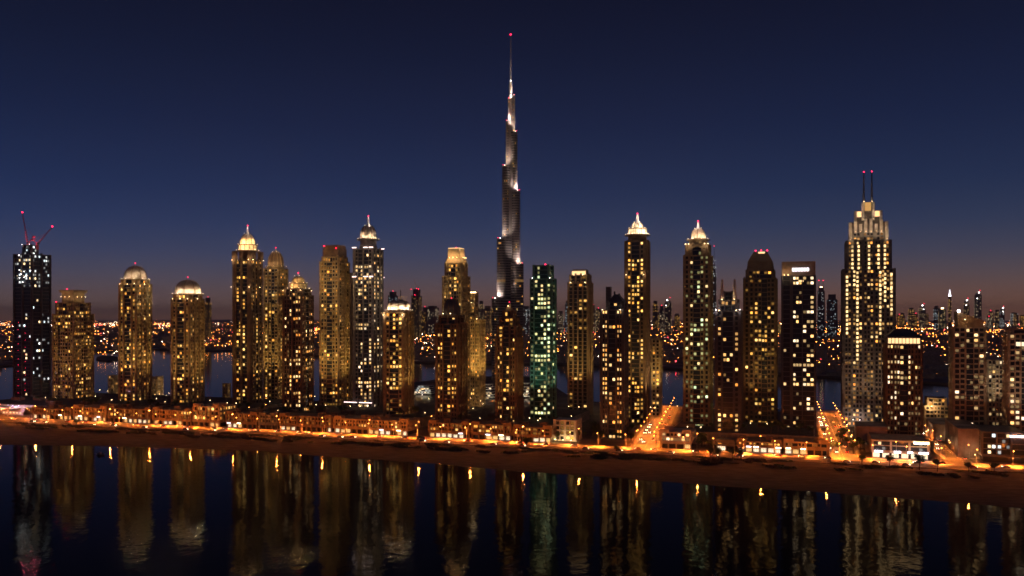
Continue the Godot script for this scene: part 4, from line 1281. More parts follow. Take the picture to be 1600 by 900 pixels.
# ------------------------------------------------------------------ the low blocks along the shore road
func low_blocks() -> void:
	var spec := [
		[50, 112, 634, "brown", "red brown low block with lit shops, first from the left below the glass tower", 0.14],
		[114, 166, 632, "ochre", "ochre low block with a long lit side below the flat cap tower", 0.12],
		[169, 236, 634, "brown", "low block with white lit shops below the taller white domed tower", 0.2],
		[238, 299, 636, "ochre", "low block with bright shop row below the lower white domed tower", 0.2],
		[301, 343, 630, "beige", "bright cream corner block lit by the street beside it", 0.24],
		[353, 402, 641, "brown", "dark low block below the pointed dome tower", 0.16],
		[404, 434, 643, "dark", "unlit dark low block below the ribbed dome tower", 0.08],
		[436, 519, 645, "brown", "long low block with lit shops below the slab topped ochre tower", 0.15],
		[521, 637, 650, "ochre", "longest low block ending at the orange side street", 0.1],
		[669, 734, 655, "brown", "low block with a bright white shop row below the bullet dome tower", 0.26],
		[736, 799, 657, "brown", "low block with shops below the pointed brown tower", 0.2],
		[801, 862, 661, "brown", "dark low block below the green glass tower", 0.07],
		[1030, 1081, 668, "grey", "office like low block with lit window rows on the bright street's right corner", 0.36],
		[1118, 1149, 683, "dark", "small dark low block below the twin spire tower", 0.1],
		[1151, 1222, 682, "brown", "low block with orange shop fronts below the rounded top tower", 0.16],
		[1224, 1296, 683, "ochre", "low block with parapets below the illuminated sign tower", 0.22],
	]
	for q in spec:
		var a := foot(q[0], 619)
		var b := foot(q[1], 619)
		var wd := b.x - a.x - 0.8
		var mid := (a.x + b.x) / 2
		var dep := 24.0
		var d := depth_of(mid, 643)
		var top := height_at(q[2], d)
		var T := Tower.new()
		T.s = mid; T.t = 619 + dep / 2; T.d = d
		T.root = thing("low_block", q[4], "apartment building", Vector3(mid, 0, -T.t), "low apartment blocks along the shore road")
		T.wall_m = M[q[3]]; T.glass_m = M.glass; T.band_m = T.wall_m
		T.p = q[5] * 1.2; T.dimp = 0.26; T.tint = "warm" if q[3] != "grey" else "pale"; T.fh = 3.5; T.cap = 50
		var mods := maxi(1, int(round(wd / 15.0)))
		var fs := ""
		for k in mods:
			fs += ["s0.8 p4 b4 p4 ", "s0.8 b4 p5 b4 ", "s0.8 p4 s0.5 p4 s0.5 p4 "][(k + int(q[0])) % 3]
		fs += "s0.8"
		var y1 := 7.6
		tier(T, wd / 2, dep / 2, y1, top - 1.0, fs, "s0.8 p4 b4 p4 s0.8")
		# shop floor: columns, fascia, panes
		T.glass.obox(Vector3.ZERO, Vector3.RIGHT, Vector3.BACK, -wd / 2 + 1.6, wd / 2 - 1.6, GROUND, y1, -dep / 2 + 1.6, dep / 2 - 1.6)
		T.wall.obox(Vector3.ZERO, Vector3.RIGHT, Vector3.BACK, -wd / 2, wd / 2, y1 - 1.2, y1 - 0.03, -dep / 2, dep / 2 + 0.6, true)
		var n := maxi(2, int(round(wd / 5.0)))
		var on := 0.0
		for k in n:
			var x0 := -wd / 2 + wd * k / n
			T.wall.obox(Vector3(x0 + 0.4, 0, 0), Vector3.RIGHT, Vector3.BACK, -0.4, 0.4, GROUND, y1 - 1.2, dep / 2 - 1.7, dep / 2)
			if k % 3 == 0: on = rng.randf()
			if on > (0.7 if q[5] < 0.1 else 0.42) and rng.randf() < 0.85:
				var m: Material = M.shop_white if rng.randf() < 0.5 else M.shop_warm
				put_mesh("shop_window", box_of(Vector3(snappedf(wd / n - 1.2, 0.25), 2.7, 0.1)), m, Vector3(x0 + wd / n * 0.5 + 0.4, GROUND + 1.7, dep / 2 - 1.5), T.root)
				for mu in [-0.3, 0.02, 0.31]: T.wall.obox(Vector3(x0 + wd / n * (0.5 + mu * 0.8) + 0.4, 0, 0), Vector3.RIGHT, Vector3.BACK, -0.09, 0.09, GROUND, y1 - 1.2, dep / 2 - 1.44, dep / 2 - 1.3)
				T.wall.obox(Vector3(x0 + wd / n * 0.5 + 0.4, 0, 0), Vector3.RIGHT, Vector3.BACK, -wd / n * 0.45, wd / n * 0.45, GROUND + 2.3, GROUND + 2.45, dep / 2 - 1.44, dep / 2 - 1.25)
				if rng.randf() < 0.5: T.wall.obox(Vector3(x0 + wd / n * 0.5 + 0.4, 0, 0), Vector3.RIGHT, Vector3.BACK, -wd / n * 0.4, wd / n * 0.4, GROUND + 3.15, GROUND + 3.3, dep / 2 + 0.02, dep / 2 + 1.8, true)
				if rng.randf() < 0.3:
					put_mesh("shop_sign", box_of(Vector3(snappedf(wd / n - 1.6, 0.25), 0.6, 0.2)), M.sign_white if rng.randf() < 0.3 else M.lamp_warm, Vector3(x0 + wd / n * 0.5 + 0.4, y1 - 0.6, dep / 2 + 0.8), T.root)
		T.wall.obox(Vector3(wd / 2 - 0.4, 0, 0), Vector3.RIGHT, Vector3.BACK, -0.4, 0.4, GROUND, y1 - 1.2, dep / 2 - 1.7, dep / 2)
		# roof: stair huts, plant, taller bays
		for k in mods:
			var hx := rng.randf_range(-wd * 0.42, wd * 0.42)
			var hut := MB.new()
			hut.box(Vector3(hx, top + 0.6, rng.randf_range(-6, 3)), Vector3(rng.randf_range(3, 6), 2.6, rng.randf_range(3, 5)))
			put("stair_hut", hut, T.wall_m, T.root)
		for sx in [-1.0, 1.0]:
			var gable := MB.new()
			gable.box(Vector3(sx * (wd / 2 - 3.2), top + 0.4, dep / 2 - 2.6), Vector3(6.2, 2.2, 5.6))
			put("corner_parapet", gable, T.wall_m, T.root)
		finish(T)
	# the yellow lit house among the trees
	var va := foot(887, 640)
	var T2 := Tower.new()
	T2.s = va.x; T2.t = 640; T2.d = va.y
	T2.root = thing("lit_house", "pale yellow lit four storey house among dark trees", "house", Vector3(va.x, 0, -640))
	T2.wall_m = M.pale; T2.glass_m = M.glass; T2.band_m = M.pale; T2.p = 0.26; T2.dimp = 0.7
	tier(T2, 8.5, 8, GROUND, height_at(656, va.y), "s0.8 b4 s0.6 b4 s0.8", "s0.8 p4 b4 s0.8")
	for a in [-6.0, 0.0, 6.0]: bulb(T2, Vector3(a, 4.5, 13.0), Color(1, 0.7, 0.3), 34.0)
	finish(T2)
	# decks between the low blocks and the towers
	var decks := [[-770.0, -482.0, 11.0], [-465.0, -306.0, 11.0], [-283.0, -188.0, 11.0], [-98.0, 2.0, 12.0], [35.0, 66.0, 8.0]]
	for k in decks.size():
		var dk := thing("parking_deck", ["long raised parking deck behind the low blocks on the far left", "raised parking deck under the spire towers", "raised parking deck behind the bullet dome tower's low blocks", "raised parking deck under the olive and twin spire towers", "low retail deck under the glowing band tower"][k], "parking deck")
		dk.position = Vector3((decks[k][0] + decks[k][1]) / 2, 0, -710)
		var b := MB.new()
		var w: float = decks[k][1] - decks[k][0]
		b.box(Vector3(0, (GROUND + decks[k][2]) / 2, 0), Vector3(w, decks[k][2] - GROUND, 128))
		put("deck", b, M.beige, dk)
		var rf := MB.new()
		rf.box(Vector3(0, decks[k][2] + 0.12, 0), Vector3(w - 1.2, 0.2, 126.5))
		put("roof", rf, M.roof, dk)
		for j in int(w / 26.0):
			var hb := MB.new()
			hb.box(Vector3(-w / 2 + 13 + j * 26 + rng.randf_range(-6, 6), decks[k][2] + 1.6, rng.randf_range(20, 56)), Vector3(rng.randf_range(4, 12), 3.0, rng.randf_range(4, 9)))
			put("roof_hut", hb, M.brown, dk)
	# the lit building site at the glass tower's foot
	var sa := foot(26, 640)
	var site := thing("site_office", "white site office with violet lamps at the foot of the glass tower", "site office", Vector3(sa.x, 0, -640))
	var sb := MB.new()
	for q in [[0.0, 26.0, 3.2, 9.0], [6.0, 14.0, 6.4, 6.0]]:
		sb.obox(Vector3(q[0], 0, 0), Vector3.RIGHT, Vector3.BACK, -q[1] / 2, q[1] / 2, GROUND, GROUND + q[2], -q[3] / 2, q[3] / 2, true)
	put("cabin", sb, M.pale, site)
	for k in 6: put_mesh("window", box_of(Vector3(1.8, 1.1, 0.1)), M.shop_white, Vector3(-10.5 + k * 4.0, GROUND + 1.9, 4.55), site)
	for a2 in [-4.0, 2.0, 9.0]:
		put_mesh("flood_lamp", ball(0.24), M.sign_white, Vector3(a2, GROUND + 9.0, 6.0), site)
		omni(Vector3(a2, GROUND + 9.0, 6.0), Color(0.62, 0.5, 1.0), 160.0, site)
	var ca := foot(6, 630)
	var can := thing("canopy", "orange lit flat canopy at the left edge beside the glass tower", "canopy", Vector3(ca.x, 0, -630))
	var cbm := MB.new()
	cbm.box(Vector3(0, GROUND + 7.0, 0), Vector3(24, 0.9, 14))
	put("roof", cbm, M.beige, can)
	for a2 in [-11.0, 11.0]:
		var cp := MB.new()
		cp.box(Vector3(a2, GROUND + 3.3, 5.5), Vector3(0.6, 6.6, 0.6))
		put("post", cp, M.pole, can)
	for a2 in [-6.0, 6.0]: 
		put_mesh("flood_lamp", ball(0.24), M.lamp_warm, Vector3(a2, GROUND + 6.0, 8.0), can)
		omni(Vector3(a2, GROUND + 6.0, 8.6), SODIUM, 150.0, can)
	# retail and offices on the right
	box_house("shopping_hall", "low shopping hall with a row of white shop signs below the glowing band tower", 1362, 1452, 690, 622, 34, M.beige, true, 0.1)
	box_house("blank_hall", "windowless cream hall with a lit flank beside the wide orange street", 1338, 1386, 668, 664, 30, M.pink, false, 0.0)
	box_house("store", "big pinkish blank walled store right of the retail street", 1497, 1532, 672, 640, 60, M.pink, false, 0.0)
	box_house("store_annex", "lower pinkish store wing behind the big blank walled store", 1458, 1500, 665, 722, 46, M.pink, false, 0.0)
	box_house("office_block", "dark glass office block with a violet white roof sign at the right edge", 1534, 1604, 677, 626, 40, M.dark, true, 0.14)

func box_house(called: String, label: String, pa: float, pb: float, yroof: float, t: float, dep: float, m: Material, fancy: bool, p: float) -> void:
	var a := foot(pa, t)
	var b := foot(pb, t)
	var wd := b.x - a.x
	var mid := (a.x + b.x) / 2
	var T := Tower.new()
	T.s = mid; T.t = t + dep / 2; T.d = depth_of(mid, t)
	T.root = thing(called, label, "commercial building", Vector3(mid, 0, -T.t))
	T.wall_m = m; T.glass_m = M.glass; T.band_m = m; T.p = p; T.dimp = 0.2; T.tint = "white"; T.fh = 3.8
	var top := height_at(yroof, T.d)
	if fancy:
		tier(T, wd / 2, dep / 2, GROUND + 4.5, top, "s0.6 g5 s0.6 g5 s0.6 g5 s0.6", "s0.8 g4 s0.8 g4 s0.8")
		T.wall.obox(Vector3.ZERO, Vector3.RIGHT, Vector3.BACK, -wd / 2, wd / 2, GROUND + 3.6, GROUND + 4.46, -dep / 2, dep / 2 + 1.0, true)
		T.glass.obox(Vector3.ZERO, Vector3.RIGHT, Vector3.BACK, -wd / 2 + 1, wd / 2 - 1, GROUND, GROUND + 3.6, -dep / 2 + 1, dep / 2 - 1.2)
		var n := int(wd / 5.0)
		for k in n:
			if called == "shopping_hall" or rng.randf() < 0.35:
				put_mesh("shop_window", box_of(Vector3(4.0, 2.8, 0.1)), M.shop_white if called == "shopping_hall" else M.shop_warm, Vector3(-wd / 2 + wd * (k + 0.5) / n, GROUND + 1.7, dep / 2 - 1.1), T.root)
		var signs := [[-0.38, 5.0], [-0.05, 4.0], [0.17, 3.0], [0.4, 5.5]] if called == "shopping_hall" else [[0.28, 8.0]]
		for q in signs:
			var sy := GROUND + 4.4 if called == "shopping_hall" else top - 1.6
			put_mesh("sign_board", box_of(Vector3(q[1], 1.1, 0.4)), M.sign_white, Vector3(q[0] * wd, sy, dep / 2 + 1.3), T.root)
			omni(Vector3(q[0] * wd, sy, dep / 2 + 3.4), Color(1, 0.9, 0.85), 18.0 if called == "shopping_hall" else 5.0, T.root)
		if called == "shopping_hall":
			put_mesh("sign_board", box_of(Vector3(9.0, 1.2, 0.4)), M.lamp_warm, Vector3(wd * 0.36, top - 0.4, dep / 2 + 0.9), T.root)
	else:
		T.wall.obox(Vector3.ZERO, Vector3.RIGHT, Vector3.BACK, -wd / 2, wd / 2, GROUND, top, -dep / 2, dep / 2, true)
		T.wall.obox(Vector3.ZERO, Vector3.RIGHT, Vector3.BACK, -wd / 2 - 0.25, wd / 2 + 0.25, top + 0.01, top + 0.8, -dep / 2 - 0.25, dep / 2 + 0.25, true)
		for k in 4:
			T.wall.obox(Vector3(-wd / 2 + wd * (k + 0.5) / 4, 0, 0), Vector3.RIGHT, Vector3.BACK, -0.35, 0.35, GROUND, top - 0.6, dep / 2 - 0.1, dep / 2 + 0.3)
		bulb(T, Vector3(-wd / 2 - 3.0, top * 0.55, dep * 0.2), Color(1, 0.62, 0.32), 40.0)
		bulb(T, Vector3(wd * 0.2, 6.0, dep / 2 + 5.0), Color(1, 0.62, 0.34), 30.0)
	finish(T)

# ------------------------------------------------------------------ the far side of the lagoon
func far_city() -> void:
	# low buildings nobody could count
	var boxes := []
	var lamps := {"orange": [], "white": [], "red": []}
	var tries := 0
	while boxes.size() < 2600 and tries < 20000:
		tries += 1
		var px := rng.randf_range(-60, 1660)
		var d := 1300.0 * pow(9.0, rng.randf())
		if d < (CAMH - GROUND) * FOC / (bank_row(FAR_BANK, px) - HOR) + 30.0: continue
		var q := at_depth(px, d)
		var big := 1.0 + d / 7000.0
		var hh := rng.randf_range(5, 13) * (1.0 if rng.randf() < 0.93 else 2.4)
		boxes.append(Transform3D(Basis(Vector3.UP, rng.randf_range(-0.2, 0.2)).scaled(Vector3(rng.randf_range(12, 34) * big, hh, rng.randf_range(10, 24) * big)), Vector3(q.x, GROUND + hh / 2, -q.y)))
	multi("far_low_buildings", boxes, box_of(Vector3.ONE), M.beige, "low buildings spread across the far shore of the lagoon", "low buildings")
	# street lamps of the far districts: along roads, and scattered
	for road in 44:
		var base := 1420.0 * pow(8.5, road / 43.0)
		var slope := rng.randf_range(-0.12, 0.12)
		var step := clampf(base * 0.017, 30.0, 140.0)
		var px := -80.0
		while px < 1680.0:
			var d := base * (1.0 + slope * (px - 800.0) / 800.0)
			px += step * FOC / d * rng.randf_range(0.7, 1.6)
			if rng.randf() < 0.35: continue
			lamp_at(lamps, px, d, 0.75)
	for road in 26:
		var q0 := at_depth(rng.randf_range(-100, 1700), rng.randf_range(1500, 3500))
		var way := Vector2(rng.randf_range(-0.8, 0.8), 1.0).normalized()
		for k in 110:
			var p: Vector2 = q0 + way * (k * 55.0)
			lamp_at(lamps, col_of(p.x, p.y), depth_of(p.x, p.y), 0.85)
	# lamps along the far bank itself
	var bx := -60.0
	while bx < 1660.0:
		var d0 := (CAMH - GROUND) * FOC / (bank_row(FAR_BANK, bx) - HOR)
		for off in [40.0, 150.0]:
			if rng.randf() < 0.7: lamp_at(lamps, bx + rng.randf_range(-3, 3), d0 + off, 0.96)
		bx += 36.0 * FOC / d0
	for isl in [[152, 184, 558], [-40, 40, 563]]:
		for k in 9:
			var px := lerpf(isl[0], isl[1], (k + 0.5) / 9.0)
			lamp_at(lamps, px, (CAMH - GROUND) * FOC / (isl[2] + rng.randf_range(-2, 2) - HOR), 0.9, true)
	for k in 420:
		lamp_at(lamps, rng.randf_range(-60, 1660), 10500.0 * pow(1.75, rng.randf()), 0.5)  # lamps added so their glow lifts the dark strip below the horizon
	# bright row near the horizon on the left
	for k in 260:
		lamp_at(lamps, rng.randf_range(-30, 350), rng.randf_range(7000, 10500), 0.25)
	for k in 150:
		lamp_at(lamps, rng.randf_range(1400, 1640), rng.randf_range(6500, 9500), 0.35)
	for k in 2600:
		lamp_at(lamps, rng.randf_range(-40, 1640), 1500.0 * pow(7.0, rng.randf()), 0.72)
	multi("far_orange_lamps", lamps.orange, ball(1.0), glow("far_sodium_lamp_glow", Color(1, 0.28, 0.04), 38.0), "orange street lamps strewn over the far shore", "street lamps")
	multi("far_white_lamps", lamps.white, ball(1.0), glow("far_white_lamp_glow", Color(1, 0.66, 0.46), 36.0), "white lamps strewn over the far shore", "street lamps")
	multi("far_red_lamps", lamps.red, ball(1.0), glow("far_red_lamp_glow", Color(1, 0.05, 0.08), 40.0), "red lamps strewn over the far shore", "street lamps")
	# far towers, each on its own: column, top row, width, depth, look, label
	var far := [
		[325, 465, 9, 3600, 1, "lone slim tower with lit strips on the far shore beside the lower white dome"],
		[614, 456, 14, 3300, 0, "square dark tower far behind the cream hipped dome"],
		[626, 455, 18, 3500, 2, "far dark tower with an antenna mast behind the cream hipped dome"],
		[651, 452, 15, 3400, 3, "far unfinished tower with a crane and red lamps left of the square crown tower"],
		[664, 480, 9, 4200, 1, "far slim tower right of the unfinished one"],
		[676, 478, 18, 4000, 0, "broad far tower left of the square crown tower"],
		[762, 478, 12, 4200, 0, "far tower in the gap left of the tallest skyscraper"],
		[752, 470, 8, 4400, 1, "far slim tower right of the corner turret"],
		[822, 478, 14, 4100, 1, "far tower with a lit band right of the tallest skyscraper"],
		[876, 486, 9, 4200, 1, "far tower between the green tower and the slim ochre tower"],
		[886, 470, 6, 4600, 0, "thin far tower touching the slim ochre tower's left side"],
		[927, 477, 8, 4400, 0, "far tower touching the slim ochre tower's right side"],
		[935, 482, 10, 4700, 1, "far tower left of the slab chimney"],
		[1024, 470, 9, 4500, 1, "far tower nearest the brown dome tower"],
		[1034, 478, 8, 4700, 1, "small far tower with two white lamps"],
		[1044, 470, 12, 4400, 4, "far tower with a white top lamp and a red crane"],
		[1058, 490, 9, 5200, 1, "low far tower left of the olive tower"],
		[1116, 388, 7, 3000, 2, "blue needle tower far behind the olive tower's right edge"],
		[1166, 470, 6, 4200, 0, "thin far tower behind the rounded top tower's left side"],
		[1218, 505, 6, 4200, 0, "thin far tower between the rounded top and sign towers"],
		[1283, 449, 13, 3300, 5, "far tower with an arched white top and twin red beacons"],
		[1300, 460, 19, 3500, 1, "far tower with many lit windows and a red beacon"],
		[1410, 489, 8, 6500, 1, "far tower nearest the stepped tower's right side"],
		[1424, 481, 10, 6200, 1, "far tower in the right skyline with a warm top"],
		[1431, 490, 6, 6800, 1, "small far tower beside the one with a warm top"],
		[1441, 478, 11, 6000, 4, "far tower with a white top lamp in the right skyline"],
		[1463, 478, 9, 5800, 0, "dark square far tower in the right skyline"],
		[1472, 482, 12, 5600, 6, "teal far tower with a gold top"],
		[1484, 452, 6, 5200, 7, "thin far tower with a bright white pointed top"],
		[1510, 470, 9, 5500, 4, "far tower with a gold band behind the slanting roof"],
		[1528, 458, 11, 5300, 4, "tall far tower with white and red lamps above the slanting roof"],
		[1548, 486, 8, 6300, 1, "far tower right of the slanting roof tower"],
		[1558, 484, 8, 6100, 1, "far tower in a close pair right of the slanting roof"],
		[1566, 482, 7, 6000, 4, "far tower with a violet lamp near the right edge"],
		[1583, 488, 7, 6400, 1, "small far tower close to the right edge"],
		[1597, 492, 8, 6600, 1, "far tower at the picture's right edge"],
		[216, 491, 2.2, 3200, 2, "far lattice mast between the two white domed towers"],
	]
	for q in far: far_tower(q[0], q[1], q[2], q[3], q[4], q[5])
	for k in 26:
		var fpx := rng.randf_range(1400, 1610) if k < 16 else rng.randf_range(560, 1060)
		far_tower(fpx, rng.randf_range(487, 497) if k < 16 else rng.randf_range(486, 500), rng.randf_range(5, 10), rng.randf_range(5600, 8000), 1, "small dark high-rise lost in the far skyline, " + beside(fpx), "small high-rises of the far skyline")
	# white lit low buildings by the lagoon
	lagoon_hall(665, 616, 34, 14, "white lit terraced hall by the lagoon left of the bullet dome tower", 5)
	lagoon_hall(757, 622, 44, 22, "bright white lit mall by the lagoon left of the pointed brown tower", 6)
	lagoon_hall(822, 622, 24, 24, "white lit low hall right of the pointed brown tower", 5)

func lagoon_hall(px: float, row: float, wpx: float, hpx: float, label: String, floors: int) -> void:
	var d := (CAMH - GROUND) * FOC / (row - HOR)
	var q := at_depth(px, d)
	var o := thing("lit_hall", label, "hall", Vector3(q.x, 0, -q.y))
	var w := wpx * d / FOC
	var h := hpx * d / FOC / floors
	for k in floors:
		var f := 1.0 - 0.09 * k
		var sl := MB.new()
		sl.box(Vector3(0, GROUND + h * k + h * 0.86, 0), Vector3(w * f, h * 0.26, 22 * f))
		put("floor_slab", sl, M.pale, o)
		var n := int(w * f / 4.0)
		var bd := MB.new()
		bd.box(Vector3(0, GROUND + h * (k + 0.36), 0), Vector3(w * f - 3, h * 0.74, 19 * f))
		put("glazing", bd, M.glass, o)
		for j in n:
			if rng.randf() < 0.62:
				put_mesh("window", box_of(Vector3(2.6, snappedf(h * 0.5, 0.1), 0.1)), M.shop_white if rng.randf() < 0.5 else win_mats["white"][rng.randi() % 3 * 4 + 1], Vector3(-w * f / 2 + 3 + j * 4.0, GROUND + h * (k + 0.38), 9.6 * f), o)
	for a in [-0.3, 0.3]:
		put_mesh("flood_lamp", ball(0.24), M.lamp_white, Vector3(a * w, 5, 26), o)
		omni(Vector3(a * w, 5, 26), Color(1, 0.85, 0.65), 130.0, o)

func lamp_at(lamps: Dictionary, px: float, d: float, orange: float, anywhere := false) -> void:
	if not anywhere and d < (CAMH - GROUND) * FOC / (bank_row(FAR_BANK, px) - HOR) + 25.0: return
	var q := at_depth(px, d)
	var r := clampf(d / 4200.0, 0.4, 2.0) * pow(rng.randf_range(0.25, 1.2), 1.6)
	var u := rng.randf()
	var kind := "orange" if u < orange else ("white" if rng.randf() < 0.86 else "red")
	lamps[kind].append(Transform3D(Basis().scaled(Vector3.ONE * r), Vector3(q.x, GROUND + 8.0 + rng.randf() * 5.0, -q.y)))

func multi(called: String, places: Array, me: Mesh, m: Material, label: String, category: String) -> void:
	var mm := MultiMesh.new()
	mm.transform_format = MultiMesh.TRANSFORM_3D
	mm.mesh = me
	mm.instance_count = places.size()
	for k in places.size(): mm.set_instance_transform(k, places[k])
	var o := MultiMeshInstance3D.new()
	o.name = called
	o.multimesh = mm
	o.material_override = m
	o.set_meta("kind", "stuff"); o.set_meta("label", label); o.set_meta("category", category)
	add_child(o, true)

func far_tower(px: float, y: float, w: float, d: float, look: int, label: String, group := "high-rises on the far shore") -> void:
	var q := at_depth(px, d)
	var o := thing("distant_tower", label, "skyscraper", Vector3(q.x, 0, -q.y), group)
	var hw := w * d / FOC * 0.5 / 1.2
	var top := height_at(y, d)
	var b := MB.new()
	if look == 2:
		var sh := lerpf(GROUND, top, 0.72)
		b.obox(Vector3.ZERO, Vector3.RIGHT, Vector3.BACK, -hw, hw, GROUND, sh, -hw, hw)
		b.taper(Vector3.ZERO, hw * 0.8, hw * 0.8, sh, hw * 0.3, hw * 0.3, lerpf(sh, top, 0.4))
		b.tube(Vector3(0, sh, 0), Vector3(0, top + 6, 0), hw * 0.16, hw * 0.06, 6)
	elif look == 7:
		b.taper(Vector3.ZERO, hw, hw, GROUND, hw * 0.7, hw * 0.7, lerpf(GROUND, top, 0.83))
	else:
		var sh := lerpf(GROUND, top, rng.randf_range(0.82, 0.96))
		b.obox(Vector3.ZERO, Vector3.RIGHT, Vector3.BACK, -hw, hw, GROUND, sh, -hw, hw)
		b.obox(Vector3.ZERO, Vector3.RIGHT, Vector3.BACK, -hw * 0.7, hw * 0.7, sh, top, -hw * 0.7, hw * 0.7)
		for k in 3: b.obox(Vector3((k - 1) * hw * 0.8, 0, hw), Vector3.RIGHT, Vector3.BACK, -hw * 0.1, hw * 0.1, GROUND, sh + 2, -0.5, 1.2)
	put("body", b, M.dark if look != 6 else M.green, o)
	var lit := MB.new()
	var n := int(16 + w * 3)
	var ws := d / 2600.0
	for k in n:
		if rng.randf() < 0.3: continue
		var yy := lerpf(GROUND + 8, top * 0.9, rng.randf())
		lit.obox(Vector3(rng.randf_range(-0.85, 0.85) * hw, 0, hw + 0.2), Vector3.RIGHT, Vector3.BACK, -ws, ws, yy, yy + ws * 1.5, 0.0, 0.3)
		lit.obox(Vector3(signf(-q.x) * (hw + 0.2), 0, rng.randf_range(-0.85, 0.85) * hw), Vector3.BACK, Vector3.RIGHT * signf(-q.x), -ws, ws, yy, yy + ws * 1.5, 0.0, 0.3)
	put("lit_windows", lit, win_mats[["white", "pale", "warm"][rng.randi() % 3]][rng.randi() % 3 * 4 + 1], o, "stuff")
	if look in [0, 1, 2, 3, 5] and (rng.randf() < 0.4 or look in [3, 5]):
		put_mesh("beacon_lamp", ball(d / 2600.0), M.beacon, Vector3(0, top + (8 if look == 2 else 3), 0), o)
	match look:
		3:
			var cr := MB.new()
			cr.tube(Vector3(hw * 0.2, top, 0), Vector3(-hw * 0.7, top + 38, 0), 0.8, 0.5, 5)
			cr.tube(Vector3(hw * 0.2, top, 0), Vector3(hw * 0.8, top + 16, 0), 0.8, 0.5, 5)
			put("roof_crane", cr, M.red_paint, o)
			for k in 3: put_mesh("beacon_lamp", ball(1.5), M.beacon, Vector3((k - 1) * hw, top - 22 * (k % 2), hw + 1), o)
		4:
			put_mesh("top_glow", ball(d / 1700.0), M.lamp_white, Vector3(rng.randf_range(-0.4, 0.4) * hw, top + 3, hw), o)
			put_mesh("top_glow", ball(d / 2600.0), M.lamp_white, Vector3(rng.randf_range(-0.7, 0.7) * hw, top * 0.86, hw + 1), o)
			put_mesh("beacon_lamp", ball(d / 2600.0), M.beacon, Vector3(hw * 0.6, top + 16, 0), o)
		5:
			for a in [-0.6, 0.6]:
				put_mesh("beacon_lamp", ball(1.6), M.beacon, Vector3(a * hw, top + 26, 0), o)
				var ms := MB.new()
				ms.tube(Vector3(a * hw, top, 0), Vector3(a * hw, top + 25, 0), 0.8, 0.5, 5)
				put("mast", ms, M.dark, o)
			put_mesh("top_glow", box_of(Vector3(9, 1.6, 0.6)), M.lamp_warm, Vector3(0, top + 1, hw * 0.7 + 1), o)
		6:
			put_mesh("top_glow", box_of(Vector3(14, 6, 1.0)), M.lamp_warm, Vector3(0, top + 1, hw * 0.7 + 1), o)
		7:
			var tp := MB.new()
			tp.taper(Vector3.ZERO, hw * 0.7, hw * 0.7, lerpf(GROUND, top, 0.83), 0.4, 0.4, top)
			put("top_glow", tp, M.sign_white, o)  # the pointed top itself glows, there is no lamp in it

# ------------------------------------------------------------------ lamps, cars, boat
func street_lamp(at: Vector3, turn: float, tall: float, e: float, label: String, group: String, double := false) -> void:
	var key := "lamp_proto%.1f%s" % [tall, double]
	var o: Node3D
	if box_cache.has(key):
		o = copy(box_cache[key], at, turn, 1.0, label)
		o.set_meta("group", group)
	else:
		o = thing("street_lamp", label, "street lamp", at, group)
		o.rotation.y = turn
		var p := MB.new()
		p.lathe(Vector3.ZERO, [Vector2(0.24, 0), Vector2(0.24, 0.5), Vector2(0.13, 0.55), Vector2(0.08, tall)], 8)
		put("pole", p, M.pole, o)
		for sx in ([-1.0, 1.0] if double else [1.0]):
			var ar := MB.new()
			ar.tube(Vector3(0, tall - 0.1, 0), Vector3(0, tall + 0.5, sx * 2.0), 0.07, 0.06, 6)
			put("arm", ar, M.pole, o)
			put_mesh("lamp_globe", ball(0.245), M.lamp_orange, Vector3(0, tall + 0.5, sx * 2.2), o)
		box_cache[key] = o
	# the lamp's own light, set inside its globe: the tall promenade lamps shine all round, the others shine downwards
	var src := at + Vector3(sin(turn) * 2.2, tall + 0.5, cos(turn) * 2.2)
	if tall > 12.0:
		omni(src + Vector3(0, -0.55, 0), SODIUM, e, self, 0.24)   # just under the globe
	else:
		spot(src, src + Vector3(sin(turn) * 1.0, -tall, cos(turn) * 1.0), SODIUM, e, 50.0)
		if tall < 9.5: omni(src + Vector3(0, -0.5, 0), SODIUM, 40.0, self, 0.2)  # extra all-round light added to brighten the block fronts

const ORDINAL := ["first", "second", "third", "fourth", "fifth", "sixth", "seventh", "eighth", "ninth", "tenth", "eleventh"]
const BLOCK_NAMES := [[50, 112, "the red brown low block"], [114, 166, "the flat cap tower's block"], [169, 236, "the taller white dome's block"], [238, 299, "the lower white dome's block"], [301, 343, "the cream corner block"], [353, 402, "the pointed dome tower's block"], [404, 434, "the unlit low block"], [436, 519, "the slab topped tower's block"], [521, 637, "the longest low block"], [669, 734, "the bullet dome tower's block"], [736, 799, "the pointed brown tower's block"], [801, 862, "the green tower's block"], [870, 905, "the yellow lit house"], [938, 985, "the black peaked tower"], [1030, 1081, "the office like block"], [1118, 1149, "the twin spires' block"], [1151, 1222, "the orange shop block"], [1224, 1296, "the sign tower's block"], [1310, 1345, "the wide street"], [1362, 1452, "the shopping hall"], [1497, 1532, "the pinkish store"], [1534, 1620, "the dark office block"]]

func before(s: float) -> String:
	var px := col_of(s, 619.0)
	var last := ""
	for b in BLOCK_NAMES:
		if px < b[0]:
			return "the ground left of " + b[2] if last == "" else "the gap after %s" % last
		if px <= b[1]:
			var f: float = (px - b[0]) / float(b[1] - b[0])
			return ("the left end of " if f < 0.34 else ("the middle of " if f < 0.67 else "the right end of ")) + b[2]
		last = b[2]
	return "the ground right of " + last

